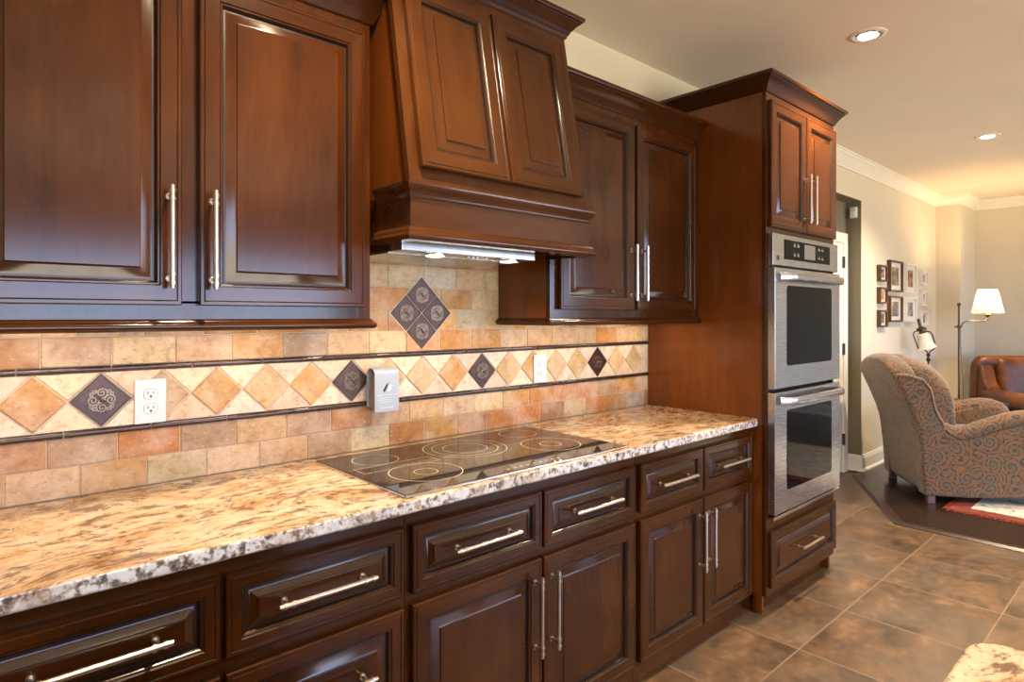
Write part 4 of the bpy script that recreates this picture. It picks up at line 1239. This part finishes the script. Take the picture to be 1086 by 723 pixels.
# dark side table between the chairs
pt = dep(1030, 428, 5.75)
ST = thing('side_table', 'dark wood side table between the armchair and the leather chair', 'table', (7.20, -.57, WOODZ), R(-42))
DK = plain('espresso_wood', (.022, .011, .008), .3, var=.3)
c = MB(); c.rbox(-.20, .20, -.20, .20, .555, .580, .004); c.build('tabletop', DK, ST)
c = MB(); c.box(-.175, .175, -.175, .175, .46, .5545); c.build('apron', DK, ST, smooth=0)
c = MB(); c.rbox(-.165, .165, -.165, .165, .14, .158, .003); c.build('shelf', DK, ST)
for sx in (-1, 1):
    for sy in (-1, 1):
        c = MB(); x, y = sx * .155, sy * .155
        c.lathe([(.014, .0005), (.02, .03), (.016, .10), (.021, .15), (.017, .25), (.022, .33), (.018, .40), (.022, .46)], 12, Matrix.Translation((x, y, 0))); c.build('leg', DK, ST)

# floor lamp with the lit shade
pl = dep(1017, 500, 6.4); FL = thing('floor_lamp', 'bronze floor lamp with a curved arm and a lit cream shade', 'lamp', (pl[0], pl[1], WOODZ), math.atan2(RT[1], RT[0]))
c = MB(); c.lathe([(.135, .0005), (.135, .012), (.12, .022), (.04, .034), (.02, .05), (.012, .09)], 32); c.build('base', M['bronze'], FL)
c = MB(); c.lathe([(.0105, .08), (.0095, 1.30), (.0085, 1.47), (.012, 1.475), (.009, 1.485), (.014, 1.492), (.019, 1.503), (.014, 1.516), (.002, 1.520)], 16); c.build('pole', M['bronze'], FL)
c = MB(); c.tube([(-.045, 0, 1.272), (.03, 0, 1.272)], .008, 10); c.lathe([(.016, 1.255), (.019, 1.265), (.019, 1.280), (.016, 1.29)], 16); c.build('clamp', M['bronze'], FL)
c = MB(); c.tube([(.02, 0, 1.275), (.03, 0, 1.295), (.05, 0, 1.318), (.085, 0, 1.332), (.14, 0, 1.332), (.21, 0, 1.330), (.255, 0, 1.330), (.280, 0, 1.340), (.294, 0, 1.360), (.296, 0, 1.385)], .0068, 10); c.build('arm', M['bronze'], FL)
c = MB(); c.lathe([(.010, 1.375), (.022, 1.385), (.026, 1.395), (.016, 1.41), (.016, 1.445)], 16, Matrix.Translation((.296, 0, 0))); c.build('socket', M['bronze'], FL)
sh = bpy.data.materials.new('cream_lamp_shade'); sh.use_nodes = True; tt = sh.node_tree; tt.nodes.clear()
o1 = tt.nodes.new('ShaderNodeOutputMaterial'); mx = tt.nodes.new('ShaderNodeMixShader'); tl_ = tt.nodes.new('ShaderNodeBsdfTranslucent'); df_ = tt.nodes.new('ShaderNodeBsdfDiffuse')
nn = noise(tt, obj_coords(tt, False), 200, 2); cc = ramp_out(tt, nn.outputs['Fac'], [(.3, (.80, .70, .50)), (.7, (.88, .79, .60))])
L(tt, cc, tl_.inputs['Color']); L(tt, cc, df_.inputs['Color']); mx.inputs[0].default_value = .16
L(tt, df_.outputs[0], mx.inputs[1]); L(tt, tl_.outputs[0], mx.inputs[2]); L(tt, mx.outputs[0], o1.inputs[0])
c = MB(); c.lathe([(.139, 1.412), (.082, 1.655)], 40, Matrix.Translation((.296, 0, 0)), cap=False); c.build('lamp_shade', sh, FL)
c = MB(); c.lathe([(.010, 1.445), (.022, 1.47), (.03, 1.50), (.024, 1.53), (.004, 1.545)], 16, Matrix.Translation((.296, 0, 0))); c.build('bulb', emis('bulb_glow', (1, .8, .5), 6), FL)
c = MB(); c.tube([(.025, .012, 1.27), (.028, .014, 1.1), (.034, .015, .95), (.048, .015, .8), (.055, .016, .6), (.06, .02, .4), (.05, .02, .1)], .0028, 6); c.build('cord', M['dark_slot'], FL)
ld = bpy.data.lights.new('lamp_bulb', 'POINT'); ld.energy = LAMP_W; ld.color = (1, .64, .30); ld.shadow_soft_size = .035
o = bpy.data.objects.new('lamp_bulb', ld); COL.objects.link(o); o.parent = FL; o.location = (.296, 0, 1.585)

# reading lamp with the glass bell
pr_ = dep(984.5, 378, 6.17); RL_ = thing('reading_lamp', 'bronze reading lamp with a frosted glass bell shade behind the armchair', 'lamp', (pr_[0], pr_[1], WOODZ), math.atan2(RT[1], RT[0]))
c = MB(); c.lathe([(.12, .0005), (.12, .012), (.10, .022), (.03, .034), (.012, .06)], 28); c.build('base', M['bronze'], RL_)
c = MB(); c.lathe([(.010, .05), (.009, .93), (.020, .945), (.022, .955), (.011, .965), (.011, .985), (.018, .990), (.020, 1.0), (.010, 1.010)], 16); c.build('pole', M['bronze'], RL_)
c = MB()
for pts in ([(0, 0, 1.0), (-.015, 0, 1.03), (-.03, 0, 1.045), (-.10, 0, 1.065), (-.115, 0, 1.10), (-.15, 0, 1.20), (-.14, 0, 1.225), (-.10, 0, 1.235)], [(0, 0, 1.0), (.015, 0, 1.03), (.03, 0, 1.04), (.06, 0, 1.06), (.068, 0, 1.10), (.04, 0, 1.20), (.02, 0, 1.225), (-.03, 0, 1.235)]): c.tube(pts, .0065, 8)
c.build('yoke', M['bronze'], RL_)
c = MB(); tl = Matrix.Translation((-.065, 0, 1.235)) @ Matrix.Rotation(R(-16), 4, 'Y')
c.lathe([(.005, .125), (.014, .12), (.016, .10), (.013, .045), (.030, .035), (.045, .02), (.045, .006), (.024, 0), (.030, -.02), (.03, -.04)], 18, tl); c.build('socket', M['bronze'], RL_)
gm, tt, bb = new_mat('frosted_bell_glass'); nn = noise(tt, obj_coords(tt, False), 60, 2); L(tt, ramp_out(tt, nn.outputs['Fac'], [(.3, (.62, .58, .50)), (.7, (.74, .70, .62))]), bb.inputs['Base Color']); bb.inputs['Roughness'].default_value = .35
c = MB(); c.lathe([(.034, -.022), (.050, -.035), (.060, -.09), (.076, -.155), (.088, -.175), (.085, -.175), (.073, -.152), (.056, -.09), (.046, -.04), (.030, -.028)], 28, tl, cap=False); c.build('glass_shade', gm, RL_)
